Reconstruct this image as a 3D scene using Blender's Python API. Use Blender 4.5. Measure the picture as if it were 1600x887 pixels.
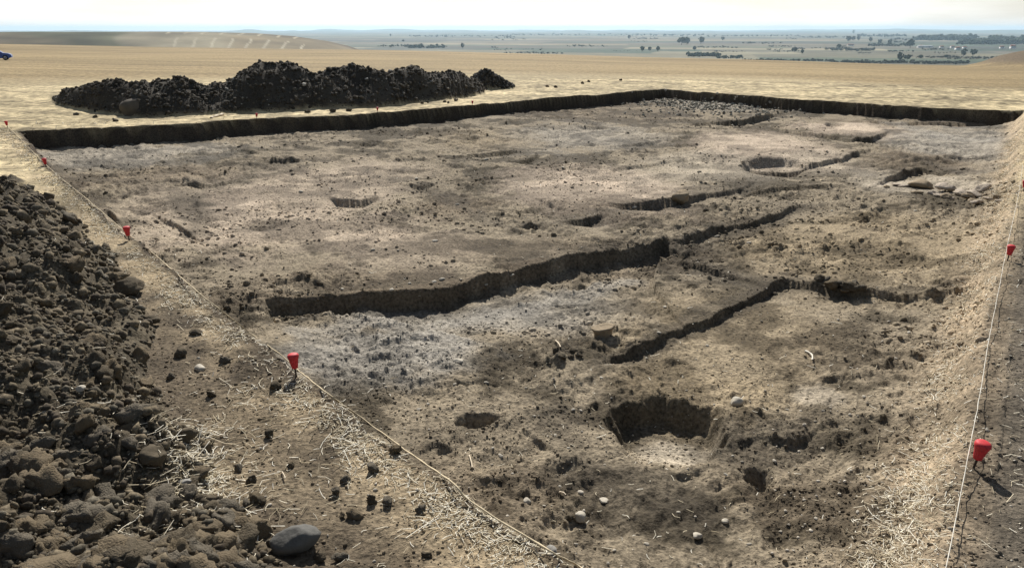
import bpy, math, random
import numpy as np
from mathutils import Vector

# ------------------------------------------------------------------ camera, sky, sun, exposure
for o in list(bpy.data.objects):
    bpy.data.objects.remove(o)
scene = bpy.context.scene
COL = scene.collection
F = 1150.0                      # focal length in photograph pixels (1600 wide)
CAM_Z = 3.0
TILT = math.atan(398.5 / F)
cam_d = bpy.data.cameras.new('camera')
cam = bpy.data.objects.new('camera', cam_d)
COL.objects.link(cam)
cam.location = (0, 0, CAM_Z)
cam.rotation_euler = (math.pi / 2 - TILT, 0, 0)
cam_d.sensor_width = 36.0
cam_d.lens = F / 1600 * 36.0
cam_d.clip_start = 0.1
cam_d.clip_end = 80000
scene.camera = cam
scene.render.resolution_x = 1024
scene.render.resolution_y = 567
scene.render.engine = 'CYCLES'
scene.cycles.max_bounces = 5
scene.cycles.volume_bounces = 1

SUN_EL = math.radians(37)
SUN_AZ = math.radians(-4)       # measured from +Y (straight ahead) towards +X
world = bpy.data.worlds.new('World')
scene.world = world
world.use_nodes = True
wn, wl = world.node_tree.nodes, world.node_tree.links
wn.clear()
w_out = wn.new('ShaderNodeOutputWorld')
w_bg = wn.new('ShaderNodeBackground')
w_sky = wn.new('ShaderNodeTexSky')
w_sky.sky_type = 'NISHITA'
w_sky.sun_disc = False
w_sky.sun_elevation = SUN_EL
w_sky.sun_rotation = SUN_AZ
w_sky.altitude = 200
w_sky.air_density = 1.0
w_sky.dust_density = 1.2
w_sky.ozone_density = 1.0
w_bg.inputs['Strength'].default_value = 0.05
# thin high cloud: streaks of noise over the whole dome
w_tc = wn.new('ShaderNodeTexCoord')
w_map = wn.new('ShaderNodeMapping')
w_map.inputs['Scale'].default_value = (2.2, 2.2, 16.0)
w_no = wn.new('ShaderNodeTexNoise')
w_no.inputs['Scale'].default_value = 2.4
w_no.inputs['Detail'].default_value = 5
w_rmp = wn.new('ShaderNodeMapRange')
w_rmp.inputs[1].default_value = 0.48
w_rmp.inputs[2].default_value = 0.72
w_rmp.inputs[4].default_value = 0.28
w_mix = wn.new('ShaderNodeMix')
w_mix.data_type = 'RGBA'
w_mix.inputs[7].default_value = (18.0, 18.2, 18.2, 1)
wl.new(w_tc.outputs['Generated'], w_map.inputs['Vector'])
wl.new(w_map.outputs[0], w_no.inputs['Vector'])
wl.new(w_no.outputs[0], w_rmp.inputs[0])
wl.new(w_rmp.outputs[0], w_mix.inputs[0])
wl.new(w_sky.outputs[0], w_mix.inputs[6])
# milky band of dust haze low over the horizon, all round
w_sep = wn.new('ShaderNodeSeparateXYZ')
w_hz = wn.new('ShaderNodeMapRange')
w_hz.interpolation_type = 'SMOOTHSTEP'
w_hz.inputs[1].default_value = 0.0
w_hz.inputs[2].default_value = 0.11
w_hz.inputs[3].default_value = 1.0
w_hz.inputs[4].default_value = 0.0
w_mix2 = wn.new('ShaderNodeMix')
w_mix2.data_type = 'RGBA'
w_mix2.inputs[7].default_value = (20.4, 20.4, 19.8, 1)
wl.new(w_tc.outputs['Generated'], w_sep.inputs[0])
wl.new(w_sep.outputs[2], w_hz.inputs[0])
w_dot = wn.new('ShaderNodeVectorMath')                  # dust scatters forward: brightest below the sun, weak opposite
w_dot.operation = 'DOT_PRODUCT'
w_dot.inputs[1].default_value = (math.sin(SUN_AZ), math.cos(SUN_AZ), 0)
w_fw = wn.new('ShaderNodeMapRange')
w_fw.inputs[1].default_value = 0.6
w_fw.inputs[2].default_value = 1.0
w_fw.inputs[3].default_value = 0.15
w_fw.inputs[4].default_value = 0.95
w_mul = wn.new('ShaderNodeMath')
w_mul.operation = 'MULTIPLY'
wl.new(w_tc.outputs['Generated'], w_dot.inputs[0])
wl.new(w_dot.outputs['Value'], w_fw.inputs[0])
wl.new(w_fw.outputs[0], w_mul.inputs[0])
wl.new(w_hz.outputs[0], w_mul.inputs[1])
w_var = wn.new('ShaderNodeMapRange')                    # the haze band is uneven, thinned by the same cloud streaks
w_var.inputs[1].default_value = 0.36
w_var.inputs[2].default_value = 0.66
w_var.inputs[3].default_value = 0.72
w_var.inputs[4].default_value = 1.05
w_mul2 = wn.new('ShaderNodeMath')
w_mul2.operation = 'MULTIPLY'
wl.new(w_no.outputs[0], w_var.inputs[0])
wl.new(w_var.outputs[0], w_mul2.inputs[0])
wl.new(w_mul.outputs[0], w_mul2.inputs[1])
wl.new(w_mul2.outputs[0], w_mix2.inputs[0])
wl.new(w_mix.outputs[2], w_mix2.inputs[6])
wl.new(w_mix2.outputs[2], w_bg.inputs['Color'])
wl.new(w_bg.outputs[0], w_out.inputs['Surface'])

sun_d = bpy.data.lights.new('sun', 'SUN')
sun_d.energy = 5.0
sun_d.angle = math.radians(0.53)
sun_d.color = (1.0, 0.96, 0.90)
sun = bpy.data.objects.new('sun', sun_d)
COL.objects.link(sun)
to_sun = Vector((math.sin(SUN_AZ) * math.cos(SUN_EL), math.cos(SUN_AZ) * math.cos(SUN_EL), math.sin(SUN_EL)))
sun.rotation_euler = to_sun.to_track_quat('Z', 'Y').to_euler()
sun.location = to_sun * 50

vs = scene.view_settings
vs.view_transform = 'Standard'
vs.look = 'None'
vs.gamma = 1
vs.exposure = 0.42
vs.use_curve_mapping = False

# ------------------------------------------------------------------ helpers
RNG = np.random.default_rng(7)
random.seed(7)
CT, ST = math.cos(TILT), math.sin(TILT)


def ground(x, y, z=0.0):
    """world point on the level z that is seen at photograph position x, y"""
    u = (x - 800) / F
    v = -(y - 443.5) / F
    d = (u, CT + v * ST, -ST + v * CT)
    k = (z - CAM_Z) / d[2]
    return np.array([d[0] * k, d[1] * k])


def tan_dep(x, y):
    """tangent of the depression of the sight line (per horizontal metre) and its azimuth"""
    u = (x - 800) / F
    v = -(y - 443.5) / F
    d = (u, CT + v * ST, -ST + v * CT)
    return -d[2] / math.hypot(d[0], d[1]), math.atan2(d[0], d[1])


def pxm(x, y, z=0.0):
    """metres per photograph pixel on level z at x, y; and sine of the depression"""
    p = ground(x, y, z)
    h = math.hypot(p[0], p[1])
    s = math.hypot(h, CAM_Z - z)
    return s / F, (CAM_Z - z) / s


def smooth(a, b, x):
    t = np.clip((x - a) / (b - a), 0, 1)
    return t * t * (3 - 2 * t)


def hsh(ix, iy, seed):
    h = (ix.astype(np.int64) * 374761393 + iy.astype(np.int64) * 668265263 + seed * 1442695041) & 0xFFFFFFFF
    h = ((h ^ (h >> 13)) * 1274126177) & 0xFFFFFFFF
    h = ((h ^ (h >> 16)) * 2246822519) & 0xFFFFFFFF
    h = h ^ (h >> 15)
    return (h & 0xFFFFFF) / float(0x1000000)


def vnoise(x, y, seed=0):
    ix = np.floor(x)
    iy = np.floor(y)
    fx = x - ix
    fy = y - iy
    fx = fx * fx * fx * (fx * (fx * 6 - 15) + 10)
    fy = fy * fy * fy * (fy * (fy * 6 - 15) + 10)
    a = hsh(ix, iy, seed)
    b = hsh(ix + 1, iy, seed)
    c = hsh(ix, iy + 1, seed)
    d = hsh(ix + 1, iy + 1, seed)
    return (a + (b - a) * fx) * (1 - fy) + (c + (d - c) * fx) * fy - 0.5


def fbm(x, y, lam, octs, seed=0, gain=0.5):
    t = np.zeros_like(x)
    amp = 1.0
    c, s = math.cos(0.6), math.sin(0.6)
    for k in range(octs):
        t += amp * vnoise(x / lam, y / lam, seed + 17 * k)
        lam *= 0.5
        amp *= gain
        x, y = c * x - s * y, s * x + c * y
    return t


def bumps(x, y, cell, rmin, rmax, prob, seed):
    """rounded crumbs on a jittered lattice: height of the crumb surface at each point (metres)"""
    gx = x / cell
    gy = y / cell
    ix = np.floor(gx)
    iy = np.floor(gy)
    best = np.zeros_like(x)
    for dx in (-1, 0, 1):
        for dy in (-1, 0, 1):
            cx = ix + dx
            cy = iy + dy
            px = (cx + hsh(cx, cy, seed)) * cell
            py = (cy + hsh(cx, cy, seed + 1)) * cell
            rr = rmin + (rmax - rmin) * hsh(cx, cy, seed + 2) ** 2
            rr = rr * (hsh(cx, cy, seed + 3) < prob)
            d2 = (x - px) ** 2 + (y - py) ** 2
            h = np.sqrt(np.maximum(rr * rr - d2, 0))
            best = np.maximum(best, h)
    return best


def seg_dist(X, Y, pts, closed=False):
    """nearest distance, signed side (right-hand side positive), arc parameter and segment index"""
    n = len(pts)
    m = n if closed else n - 1
    best = np.full(X.shape, 1e9)
    sgn = np.zeros(X.shape)
    perp_b = np.zeros(X.shape)
    par = np.zeros(X.shape)
    for i in range(m):
        a = pts[i]
        b = pts[(i + 1) % n]
        d = b - a
        L = math.hypot(d[0], d[1]) + 1e-12
        ux, uy = d[0] / L, d[1] / L
        rx = X - a[0]
        ry = Y - a[1]
        t = np.clip(rx * ux + ry * uy, 0, L)
        ex = rx - t * ux
        ey = ry - t * uy
        dist = np.sqrt(ex * ex + ey * ey)
        cr = rx * uy - ry * ux          # right-hand side positive
        take = (dist < best - 1e-7) | ((np.abs(dist - best) <= 1e-7) & (np.abs(cr) > perp_b))
        best = np.where(take, dist, best)
        sgn = np.where(take, np.sign(cr), sgn)
        perp_b = np.where(take, np.abs(cr), perp_b)
        par = np.where(take, i + t / L, par)
    return best, sgn, par


# ------------------------------------------------------------------ plan of the excavation
PIT_PX = [(28, 207), (150, 200), (300, 193), (380, 187), (450, 184), (560, 178), (700, 168), (840, 155),
          (940, 148), (1000, 142), (1036, 139), (1100, 146), (1180, 150), (1250, 156), (1320, 160), (1400, 165),
          (1480, 169), (1603, 174),
          (1601, 215), (1593, 292), (1571, 397), (1546, 520), (1514, 700), (1472, 887), (1430, 1060),
          (1150, 1060), (1000, 968), (880, 884), (790, 824), (700, 757), (560, 660), (463, 585), (330, 478),
          (205, 374), (120, 303), (75, 262)]
PIT = [ground(*p) for p in PIT_PX]
PIT_W = [0.10] * 17 + [0.30] * 7 + [0.5] * 2 + [0.22] * 10      # width of the side slope along each edge
FLOOR = -0.5


def S(pts, h, decay=1.5, width=0.045):
    P = [ground(x, y, FLOOR) for x, y in pts]
    gain = 1.2 + 0.6 * float(smooth(11, 18, np.hypot(*P[len(P) // 2])))
    if not hasattr(h, '__len__'):
        h = [0] + [h] * (len(pts) - 2) + [0] if len(pts) > 2 else [h, h]
    return P, np.array(h, float) * gain, decay, width


SCARPS = [
    # the long step of the deeper cut, its closed left end first
    S([(478, 522), (440, 510), (414, 494), (413, 474), (440, 467), (500, 459), (560, 457), (640, 451), (700, 445),
       (760, 432), (830, 415), (900, 402), (960, 390), (1010, 381), (1038, 377), (1105, 402)],
      [0, .06, .14, .20, .21, .21, .21, .21, .21, .21, .20, .20, .19, .17, .13, 0], 1.9, 0.08),
    S([(1050, 374), (1065, 370), (1110, 357), (1160, 348), (1215, 331), (1268, 316)], [.05, .07, .075, .07, .06, 0], 1.0),
    S([(928, 566), (960, 549), (1000, 527), (1060, 507), (1110, 490), (1160, 465), (1205, 437), (1232, 432),
       (1270, 442), (1330, 455), (1400, 463), (1470, 468), (1545, 462)],
      [0, .07, .07, .07, .08, .07, .11, .10, .08, .09, .07, .08, .03], 1.3),
    S([(1045, 392), (1075, 402), (1110, 413), (1150, 425), (1200, 440)], [.04, .07, .07, .06, 0], 0.5),
    S([(1162, 249), (1190, 256), (1215, 259), (1240, 257), (1275, 254), (1320, 243), (1345, 235), (1380, 231)], [0, .10, .13, .10, .07, .07, .06, 0], 1.2),
    S([(1112, 191), (1150, 188), (1190, 181), (1228, 175)], [.06, .14, .14, 0], 1.5),
    S([(1195, 198), (1240, 204), (1290, 210), (1330, 217), (1360, 214), (1398, 202)], [0, .08, .06, .07, .1, 0], 1.2),
    S([(1362, 286), (1385, 275), (1402, 266), (1440, 262), (1482, 270)], [0, .08, .10, .08, 0], 1.0),
    S([(675, 246), (740, 240), (800, 234), (838, 236)], [0, .07, .06, 0], 0.7),
    S([(785, 252), (820, 250), (845, 242)], [0, .08, 0], 0.5),
    S([(512, 303), (530, 309), (560, 311), (598, 302)], [0, .10, .11, 0], 0.5),
    S([(625, 288), (655, 289), (685, 286)], [0, .07, 0], 0.4),
    S([(800, 352), (825, 350), (850, 346)], [0, .13, 0], 0.35),
    S([(875, 349), (915, 342), (955, 331)], [0, .12, 0], 0.5),
    S([(978, 317), (1010, 314), (1060, 311), (1130, 298), (1185, 282)], [.06, .13, .10, .05, 0], 0.7),
    S([(915, 230), (1000, 222), (1085, 211)], [0, .05, 0], 1.0),
    S([(110, 275), (165, 271), (225, 268)], [0, .05, 0], 0.6),
    S([(245, 287), (310, 284), (372, 283)], [0, .06, 0], 0.6),
    S([(1290, 186), (1400, 192), (1500, 192), (1598, 194)], [0, .06, .08, .05], 0.8),
    S([(1430, 243), (1500, 246), (1575, 249)], [0, .05, 0], 0.8),
    S([(372, 352), (410, 352), (455, 345)], [0, .06, 0], 0.4),
    S([(710, 645), (745, 648), (780, 645)], [0, .06, 0], 0.4),
    S([(1015, 722), (1060, 735), (1110, 728)], [0, .05, 0], 0.3),
    S([(660, 712), (690, 700), (720, 690)], [0, .05, 0], 0.3),
    S([(1360, 345), (1430, 352), (1480, 350)], [0, .04, 0], 0.7),
    S([(395, 252), (440, 250), (490, 252)], [0, .08, 0], 0.9),
    S([(165, 332), (178, 338), (196, 352)], [0, .10, 0], 0.3),
    S([(690, 172), (760, 168), (840, 163)], [0, .03, 0], 0.8),
    S([(850, 268), (960, 262), (1070, 248), (1160, 240)], [0, .03, .03, 0], 0.6),
    S([(560, 262), (640, 268), (700, 262)], [0, .03, 0], 0.5),
    S([(1100, 300), (1200, 292), (1290, 287), (1365, 285)], [0, .04, .04, 0], 0.6),
    S([(240, 330), (262, 345), (300, 362), (320, 380)], [0, .05, .05, 0], 0.4),
    S([(820, 300), (870, 322), (900, 330)], [0, .04, 0], 0.4),
    S([(1240, 345), (1330, 338), (1420, 332)], [0, .03, 0], 0.6),
    S([(640, 600), (720, 590), (800, 575)], [0, .04, 0], 0.4),
    S([(1210, 600), (1300, 585), (1390, 590)], [0, .04, 0], 0.4),
    S([(800, 655), (850, 690), (870, 720)], [0, .05, 0], 0.3),
    S([(1180, 680), (1240, 690), (1290, 670)], [0, .05, 0], 0.4),
]
# hollows: centre and half axes as seen, depth in metres, steepness of the rim
HOLES = [(1043, 664, 86, 54, .27, .26), (745, 652, 38, 9, .15, .4), (1187, 745, 24, 18, .16, .4),
         (1213, 255, 46, 9, .24, .3), (1305, 193, 15, 3.2, .14, .4), 
         (405, 346, 26, 8, .08, .6), (1480, 255, 22, 5, .10, .6), (300, 330, 14, 30, .06, .7),
         (965, 525, 22, 12, .08, .5)]
# low lumps: centre, half axes as seen, height
LUMPS = [(885, 550, 34, 14, .16), (430, 256, 40, 8, .10), (1310, 446, 42, 10, .04), (1060, 385, 40, 12, .07),
         (915, 528, 40, 12, .05), (1440, 250, 60, 8, .08), (490, 432, 40, 8, .05), (1190, 775, 60, 26, .05),
         (690, 690, 40, 16, .05), (1110, 160, 90, 12, .10), (350, 472, 40, 12, .05), (1150, 640, 60, 24, .04),
         (1000, 350, 60, 14, .05), (640, 325, 60, 14, .04), (720, 300, 60, 14, .05), (1450, 468, 80, 8, .05)]
# soil colours on the floor: centre, half axes as seen, linear colour, strength
PINK = (.46, .37, .275)
PALE = (.45, .385, .29)
GREY = (.34, .31, .26)
DARK = (.085, .070, .050)
BROWN = (.150, .115, .076)
YEL = (.33, .255, .155)
BLOBS = [(930, 290, 150, 40, PINK, .9), (1200, 225, 110, 24, PINK, .9), (1330, 198, 80, 12, PINK, 1.0),
         (520, 285, 170, 46, PINK, .55), (430, 345, 190, 55, PINK, .55), (620, 390, 140, 40, PINK, .35), (300, 320, 120, 60, PINK, .35),
         (1080, 258, 110, 26, PALE, .6), (1450, 285, 90, 16, PALE, .8), (1300, 250, 70, 14, PALE, .4),
         (620, 545, 170, 45, GREY, .9), (700, 480, 200, 30, GREY, .55), (850, 470, 140, 40, GREY, .4), (900, 210, 120, 22, GREY, .5), (1500, 225, 100, 30, GREY, .6),
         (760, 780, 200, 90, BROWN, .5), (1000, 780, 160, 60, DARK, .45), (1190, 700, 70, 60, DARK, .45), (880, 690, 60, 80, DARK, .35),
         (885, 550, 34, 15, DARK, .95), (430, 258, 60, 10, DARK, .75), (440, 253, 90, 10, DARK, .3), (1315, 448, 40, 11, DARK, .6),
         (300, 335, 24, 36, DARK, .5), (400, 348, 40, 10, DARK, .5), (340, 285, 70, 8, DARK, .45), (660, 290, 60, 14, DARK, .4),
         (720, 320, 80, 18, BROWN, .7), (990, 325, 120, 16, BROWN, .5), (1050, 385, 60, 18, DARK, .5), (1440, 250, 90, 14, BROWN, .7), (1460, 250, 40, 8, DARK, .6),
         (880, 390, 220, 26, BROWN, .45), (560, 435, 140, 20, BROWN, .5), (230, 275, 130, 12, BROWN, .6), (200, 240, 160, 16, GREY, .5),
         (1380, 380, 180, 70, YEL, .5), (1150, 520, 200, 80, YEL, .35), (1090, 600, 160, 40, YEL, .4), (1280, 615, 40, 20, PALE, .7),
         (1050, 676, 60, 26, PALE, .9), (1250, 790, 140, 60, BROWN, .5), (1130, 160, 100, 16, GREY, .7), (960, 172, 160, 14, BROWN, .5),
         (1350, 560, 120, 60, BROWN, .3), (760, 215, 90, 16, YEL, .3), (1000, 210, 60, 6, PALE, .6)]


# stripes of other soil, and dark ones painting shade along the steps: line as seen, half width in metres, colour, strength
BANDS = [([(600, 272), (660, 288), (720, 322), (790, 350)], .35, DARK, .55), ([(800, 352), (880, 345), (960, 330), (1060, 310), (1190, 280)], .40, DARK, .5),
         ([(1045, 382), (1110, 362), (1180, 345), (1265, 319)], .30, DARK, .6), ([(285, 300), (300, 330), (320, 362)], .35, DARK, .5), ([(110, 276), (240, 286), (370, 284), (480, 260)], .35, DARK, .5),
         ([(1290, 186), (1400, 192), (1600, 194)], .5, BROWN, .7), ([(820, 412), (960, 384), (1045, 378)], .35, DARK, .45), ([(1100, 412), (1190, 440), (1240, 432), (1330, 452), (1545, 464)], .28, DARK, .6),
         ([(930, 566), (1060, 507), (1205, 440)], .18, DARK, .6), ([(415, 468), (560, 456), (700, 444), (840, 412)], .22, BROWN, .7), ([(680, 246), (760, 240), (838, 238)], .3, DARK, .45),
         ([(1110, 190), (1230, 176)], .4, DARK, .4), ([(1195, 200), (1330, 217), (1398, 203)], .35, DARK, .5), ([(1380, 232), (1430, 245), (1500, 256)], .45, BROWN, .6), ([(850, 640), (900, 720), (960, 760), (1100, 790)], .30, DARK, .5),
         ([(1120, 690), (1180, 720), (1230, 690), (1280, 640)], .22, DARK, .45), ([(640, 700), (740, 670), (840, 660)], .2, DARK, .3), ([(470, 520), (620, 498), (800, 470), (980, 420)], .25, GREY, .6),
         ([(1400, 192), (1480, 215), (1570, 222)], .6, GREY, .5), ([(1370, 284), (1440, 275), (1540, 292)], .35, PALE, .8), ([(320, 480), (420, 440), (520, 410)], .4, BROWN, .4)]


def ell(x, y, rx, ry, z=FLOOR):
    p = ground(x, y, z)
    m, s = pxm(x, y, z)
    az = math.atan2(p[0], p[1])
    return p, rx * m, ry * m / s, az


def ell_d(X, Y, e):
    p, a, b, az = e
    dx = X - p[0]
    dy = Y - p[1]
    u = dx * math.cos(az) - dy * math.sin(az)
    v = dx * math.sin(az) + dy * math.cos(az)
    return np.sqrt((u / a) ** 2 + (v / b) ** 2)


# the heap of clods the photographer stands beside: its toe on the ground
TOE = [ground(*p) for p in [(-60, 262), (0, 270), (42, 284), (72, 318), (140, 362), (198, 425), (222, 480), (238, 530),
                            (256, 590), (292, 655), (318, 710), (330, 770), (392, 836), (455, 880), (490, 960), (480, 1150)]]
# the long heap behind the excavation: front toe and crest line as seen
HEAP_TOE = [(72, 158), (100, 169), (160, 180), (215, 184), (270, 183), (370, 178), (500, 172), (600, 167), (700, 157), (750, 149), (768, 144)]
HEAP_TOP = [(72, 156), (110, 143), (150, 129), (180, 126), (200, 124), (255, 129), (285, 121), (330, 127), (355, 126), (385, 109), (405, 99),
            (418, 104), (435, 102), (455, 106), (480, 111), (500, 112), (522, 108), (550, 107), (575, 111), (605, 113), (622, 108), (642, 102), (668, 108),
            (692, 112), (715, 117), (735, 121), (750, 132), (768, 143)]
PILE_TOE = [(722, 141), (760, 141), (808, 138)]
PILE_TOP = [(722, 139), (735, 127), (752, 119), (770, 117), (785, 121), (800, 130), (808, 137)]


def heap_profile(toe, top, depth):
    A, Rt, Zc = [], [], []
    tx = np.array([p[0] for p in toe]); ty = np.array([p[1] for p in toe])
    ux = np.array([p[0] for p in top]); uy = np.array([p[1] for p in top])
    for x in np.linspace(toe[0][0], toe[-1][0], 90):
        yt = np.interp(x, tx, ty)
        yu = min(np.interp(x, ux, uy), yt)
        g = ground(x, yt)
        r = math.hypot(g[0], g[1])
        td, az = tan_dep(x, yu)
        A.append(az); Rt.append(r); Zc.append(max(0.0, CAM_Z - (r + depth) * td))
    return np.array(A), np.array(Rt), np.array(Zc)


HP = heap_profile(HEAP_TOE, HEAP_TOP, 2.3)
PP = heap_profile(PILE_TOE, PILE_TOP, 1.2)


def heap_height(R, AZ, prof, depth, X, Y, seed):
    A, Rt, Zc = prof
    rt = np.interp(AZ, A, Rt)
    zc = np.interp(AZ, A, Zc, left=0, right=0)
    t = (R - rt) / depth
    t = t + 0.10 * fbm(X, Y, 1.5, 3, seed)
    up = np.sin(np.clip(t, 0, 1) * math.pi / 2) ** 0.9
    down = np.clip(1 - (t - 1) / 1.3, 0, 1)
    return zc * np.where(t < 1, up, smooth(0, 1, down))


# crest of the field seen against the plain, with its distance
CREST = [(-900, 66, 420), (-300, 68, 420), (0, 69, 420), (250, 74, 400), (450, 77, 360), (560, 78, 330), (800, 84, 290), (1000, 90, 260), (1200, 95, 240),
         (1400, 102, 210), (1520, 104, 190), (1600, 104, 180), (1900, 104, 180), (2600, 104, 180)]
CR = []
for x, y, r in CREST:
    td, az = tan_dep(x, y)
    CR.append((az, r, CAM_Z - r * td))
CR = np.array(CR)
PLAIN_Z = -62.0
HILL = []
for x, y in [(-700, 50), (-200, 50), (0, 50.5), (120, 50), (250, 50.5), (330, 51.5), (400, 53), (460, 57), (510, 64), (545, 72), (580, 84), (640, 110)]:
    td, az = tan_dep(x, y)
    HILL.append((az, CAM_Z - 1050 * td))
HILL = np.array(HILL)
MOUND = []
for x, y in [(1450, 108), (1500, 104), (1530, 98), (1562, 87), (1600, 79), (1680, 72), (1800, 74), (1950, 90), (2100, 106)]:
    td, az = tan_dep(x, y)
    MOUND.append((az, CAM_Z - 165 * td))
MOUND = np.array(MOUND)


def land(R, AZ):
    """large shape of the country beyond the dig: field to its crest, then down to the plain"""
    rc = np.interp(AZ, CR[:, 0], CR[:, 1])
    zc = np.interp(AZ, CR[:, 0], CR[:, 2])
    t = np.clip((R - 42) / (rc - 42), 0, 1)
    zf = zc * t ** 1.15
    down = np.maximum(R - rc, 0)
    zf = zf - 0.16 * down ** 2 / (down + 60)
    return np.maximum(zf, PLAIN_Z)


def hill_z(R, AZ):
    zt = np.interp(AZ, HILL[:, 0], HILL[:, 1])
    k = np.exp(-((R - 1050) / 330.0) ** 2)
    return PLAIN_Z + (zt - PLAIN_Z) * k


def mound_z(R, AZ):
    zt = np.interp(AZ, MOUND[:, 0], MOUND[:, 1])
    base = land(R, AZ)
    return base + np.maximum(zt - land(np.full_like(R, 165.0), AZ), 0) * np.exp(-((R - 165) / 22.0) ** 2)


HOLE_E = [ell(*h[:4]) + (h[4], h[5]) for h in HOLES]
LUMP_E = [ell(*h[:4]) + (h[4],) for h in LUMPS]
BAND_E = [(np.array([ground(*p, FLOOR) for p in b[0]]), b[1], b[2], b[3]) for b in BANDS]
BLOB_E = [(ell(*b[:4]), b[4], b[5]) for b in BLOBS]


def field_colour_zone(R):
    return smooth(48, 80, R)


def terrain(X, Y, want_colour=False):
    """height of the bare ground; optionally zone masks and soil colour"""
    X = np.asarray(X, float)
    Y = np.asarray(Y, float)
    R = np.hypot(X, Y)
    AZ = np.arctan2(X, Y)
    near = smooth(30, 12, R)
    # outside: trodden soil and stubble
    z = land(R, AZ)
    z = z + 0.05 * fbm(X, Y, 2.5, 3, 3) + 0.030 * fbm(X, Y, 0.45, 3, 5) * (0.5 + 0.5 * smooth(8, 20, R))
    d, s, par = seg_dist(X, Y, PIT, True)
    sd = d * s                                  # polygon runs clockwise: inside is on the right hand
    wid = np.array(PIT_W + [PIT_W[0]])[np.clip(par.astype(int), 0, len(PIT_W) - 1)]
    edge = sd + 0.10 * fbm(X, Y, 0.7, 3, 9) * (1 + R / 60) + 0.012
    inside = smooth(0, 1, edge / wid)
    # floor of the dig
    f = np.full(X.shape, FLOOR)
    f += 0.06 * fbm(X, Y, 4.0, 2, 21) + 0.065 * fbm(X, Y, 0.9, 2, 22)
    rgt = (par > 16.9) & (par < 26)
    f += np.where(rgt, 0.38 * np.exp(-np.maximum(sd, 0) / 0.5), 0.12 * np.exp(-np.maximum(sd, 0) / 0.5) * (par > 25.5))
    m = (sd > -0.5)
    fine = np.zeros(X.shape)
    xm, ym, rm = X[m], Y[m], R[m]
    rough = 0.80 + 1.3 * fbm(xm, ym, 1.5, 2, 31)
    wx = xm + 0.05 * vnoise(xm / 0.11, ym / 0.11, 41)
    wy = ym + 0.05 * vnoise(xm / 0.11, ym / 0.11, 42)
    a = 0.075 * fbm(xm, ym, 0.42, 3, 51) + 0.055 * fbm(wx, wy, 0.13, 2, 52, 0.65)
    ridg = 1 - np.abs(2 * fbm(wx, wy, 0.24, 2, 54))
    a += 0.09 * np.maximum(ridg - 0.6, 0)
    a += 0.55 * bumps(wx, wy, 0.15, 0.012, 0.050, 0.5, 61)
    a += 1.1 * bumps(wx, wy, 0.07, 0.008, 0.028, 0.75, 71) * smooth(26, 12, rm)
    a += 1.5 * bumps(wx, wy, 0.036, 0.004, 0.016, 0.7, 73) * smooth(14, 8, rm)
    tdir = ground(1028, 385, FLOOR) - ground(420, 466, FLOOR)
    tdir = tdir / np.hypot(*tdir)
    lu = xm * tdir[0] + ym * tdir[1]
    lv = -xm * tdir[1] + ym * tdir[0]
    a += 0.075 * vnoise(lv / 0.13 + 0.3 * vnoise(xm / 0.5, ym / 0.5, 57), lu / 1.4, 58) * smooth(-.1, .25, fbm(xm, ym, 2.0, 2, 59))
    # far rows are wider apart than the crumbs: keep only the broad relief there
    fine[m] = (a - 0.045) * np.clip(rough, 0.3, 1.35) * (0.55 + 0.35 * smooth(6, 14, rm))
    worn = np.zeros(X.shape)
    for e, col, k_ in BLOB_E:
        if col is not PINK and col is not PALE:
            continue
        q = (np.abs(X - e[0][0]) < 1.5 * max(e[1], e[2])) & (np.abs(Y - e[0][1]) < 1.5 * max(e[1], e[2])) & m
        worn[q] = np.maximum(worn[q], k_ * smooth(1.2, 0.6, ell_d(X[q], Y[q], e)))
    fine *= 1 - 0.6 * worn
    f += fine
    for P, h, decay, width in SCARPS:
        P = np.array(P)
        x0, y0 = P.min(0) - decay * 2.6
        x1, y1 = P.max(0) + decay * 2.6
        q = (X > x0) & (X < x1) & (Y > y0) & (Y < y1) & m
        if not q.any():
            continue
        xq, yq = X[q], Y[q]
        dd, ss, pp = seg_dist(xq, yq, P)
        dd = dd * ss + 0.065 * fbm(xq, yq, 0.4, 3, 81, 0.5)
        hh = np.interp(pp, np.arange(len(h)), h)
        hh = hh * (1 + 0.35 * vnoise(pp * 2.3, pp * 0 + 3.1, 83))
        dd2 = np.maximum(dd, 0)
        f[q] += -hh * smooth(0, width, dd) * np.exp(-(dd2 / decay) ** 1.5) + 0.06 * hh * np.exp(-(np.minimum(dd, 0) / 0.25) ** 2) * (dd < 0.0)
    jit = None
    for p, ea, eb, az, depth, steep in HOLE_E:
        big = max(ea, eb) * 2 + 0.3
        q = (np.abs(X - p[0]) < big) & (np.abs(Y - p[1]) < big) & m
        if not q.any():
            continue
        e = ell_d(X[q], Y[q], (p, ea, eb, az))
        e = e + (0.24 if ea > 0.35 else 0.5) * fbm(X[q], Y[q], max(0.16, 0.5 * ea), 3, 95, 0.5)
        vv = ((X[q] - p[0]) * math.sin(az) + (Y[q] - p[1]) * math.cos(az)) / eb
        cut = -depth * (1 - smooth(1 - steep, 1 + steep * 0.2, e)) * (0.45 + 0.55 * smooth(-0.95, 0.1, vv))
        f[q] = f[q] + cut - fine[q] * 0.5 * (e < 0.9)
    for p, ea, eb, az, hgt in LUMP_E:
        big = max(ea, eb) * 2.5
        q = (np.abs(X - p[0]) < big) & (np.abs(Y - p[1]) < big) & m
        if not q.any():
            continue
        e = ell_d(X[q], Y[q], (p, ea, eb, az))
        w = np.exp(-e * e)
        f[q] += hgt * w * (0.8 + 1.2 * fbm(X[q], Y[q], 0.25, 3, 101)) + 0.9 * w * bumps(X[q], Y[q], 0.11, 0.02, 0.06, 0.7, 103)
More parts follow.
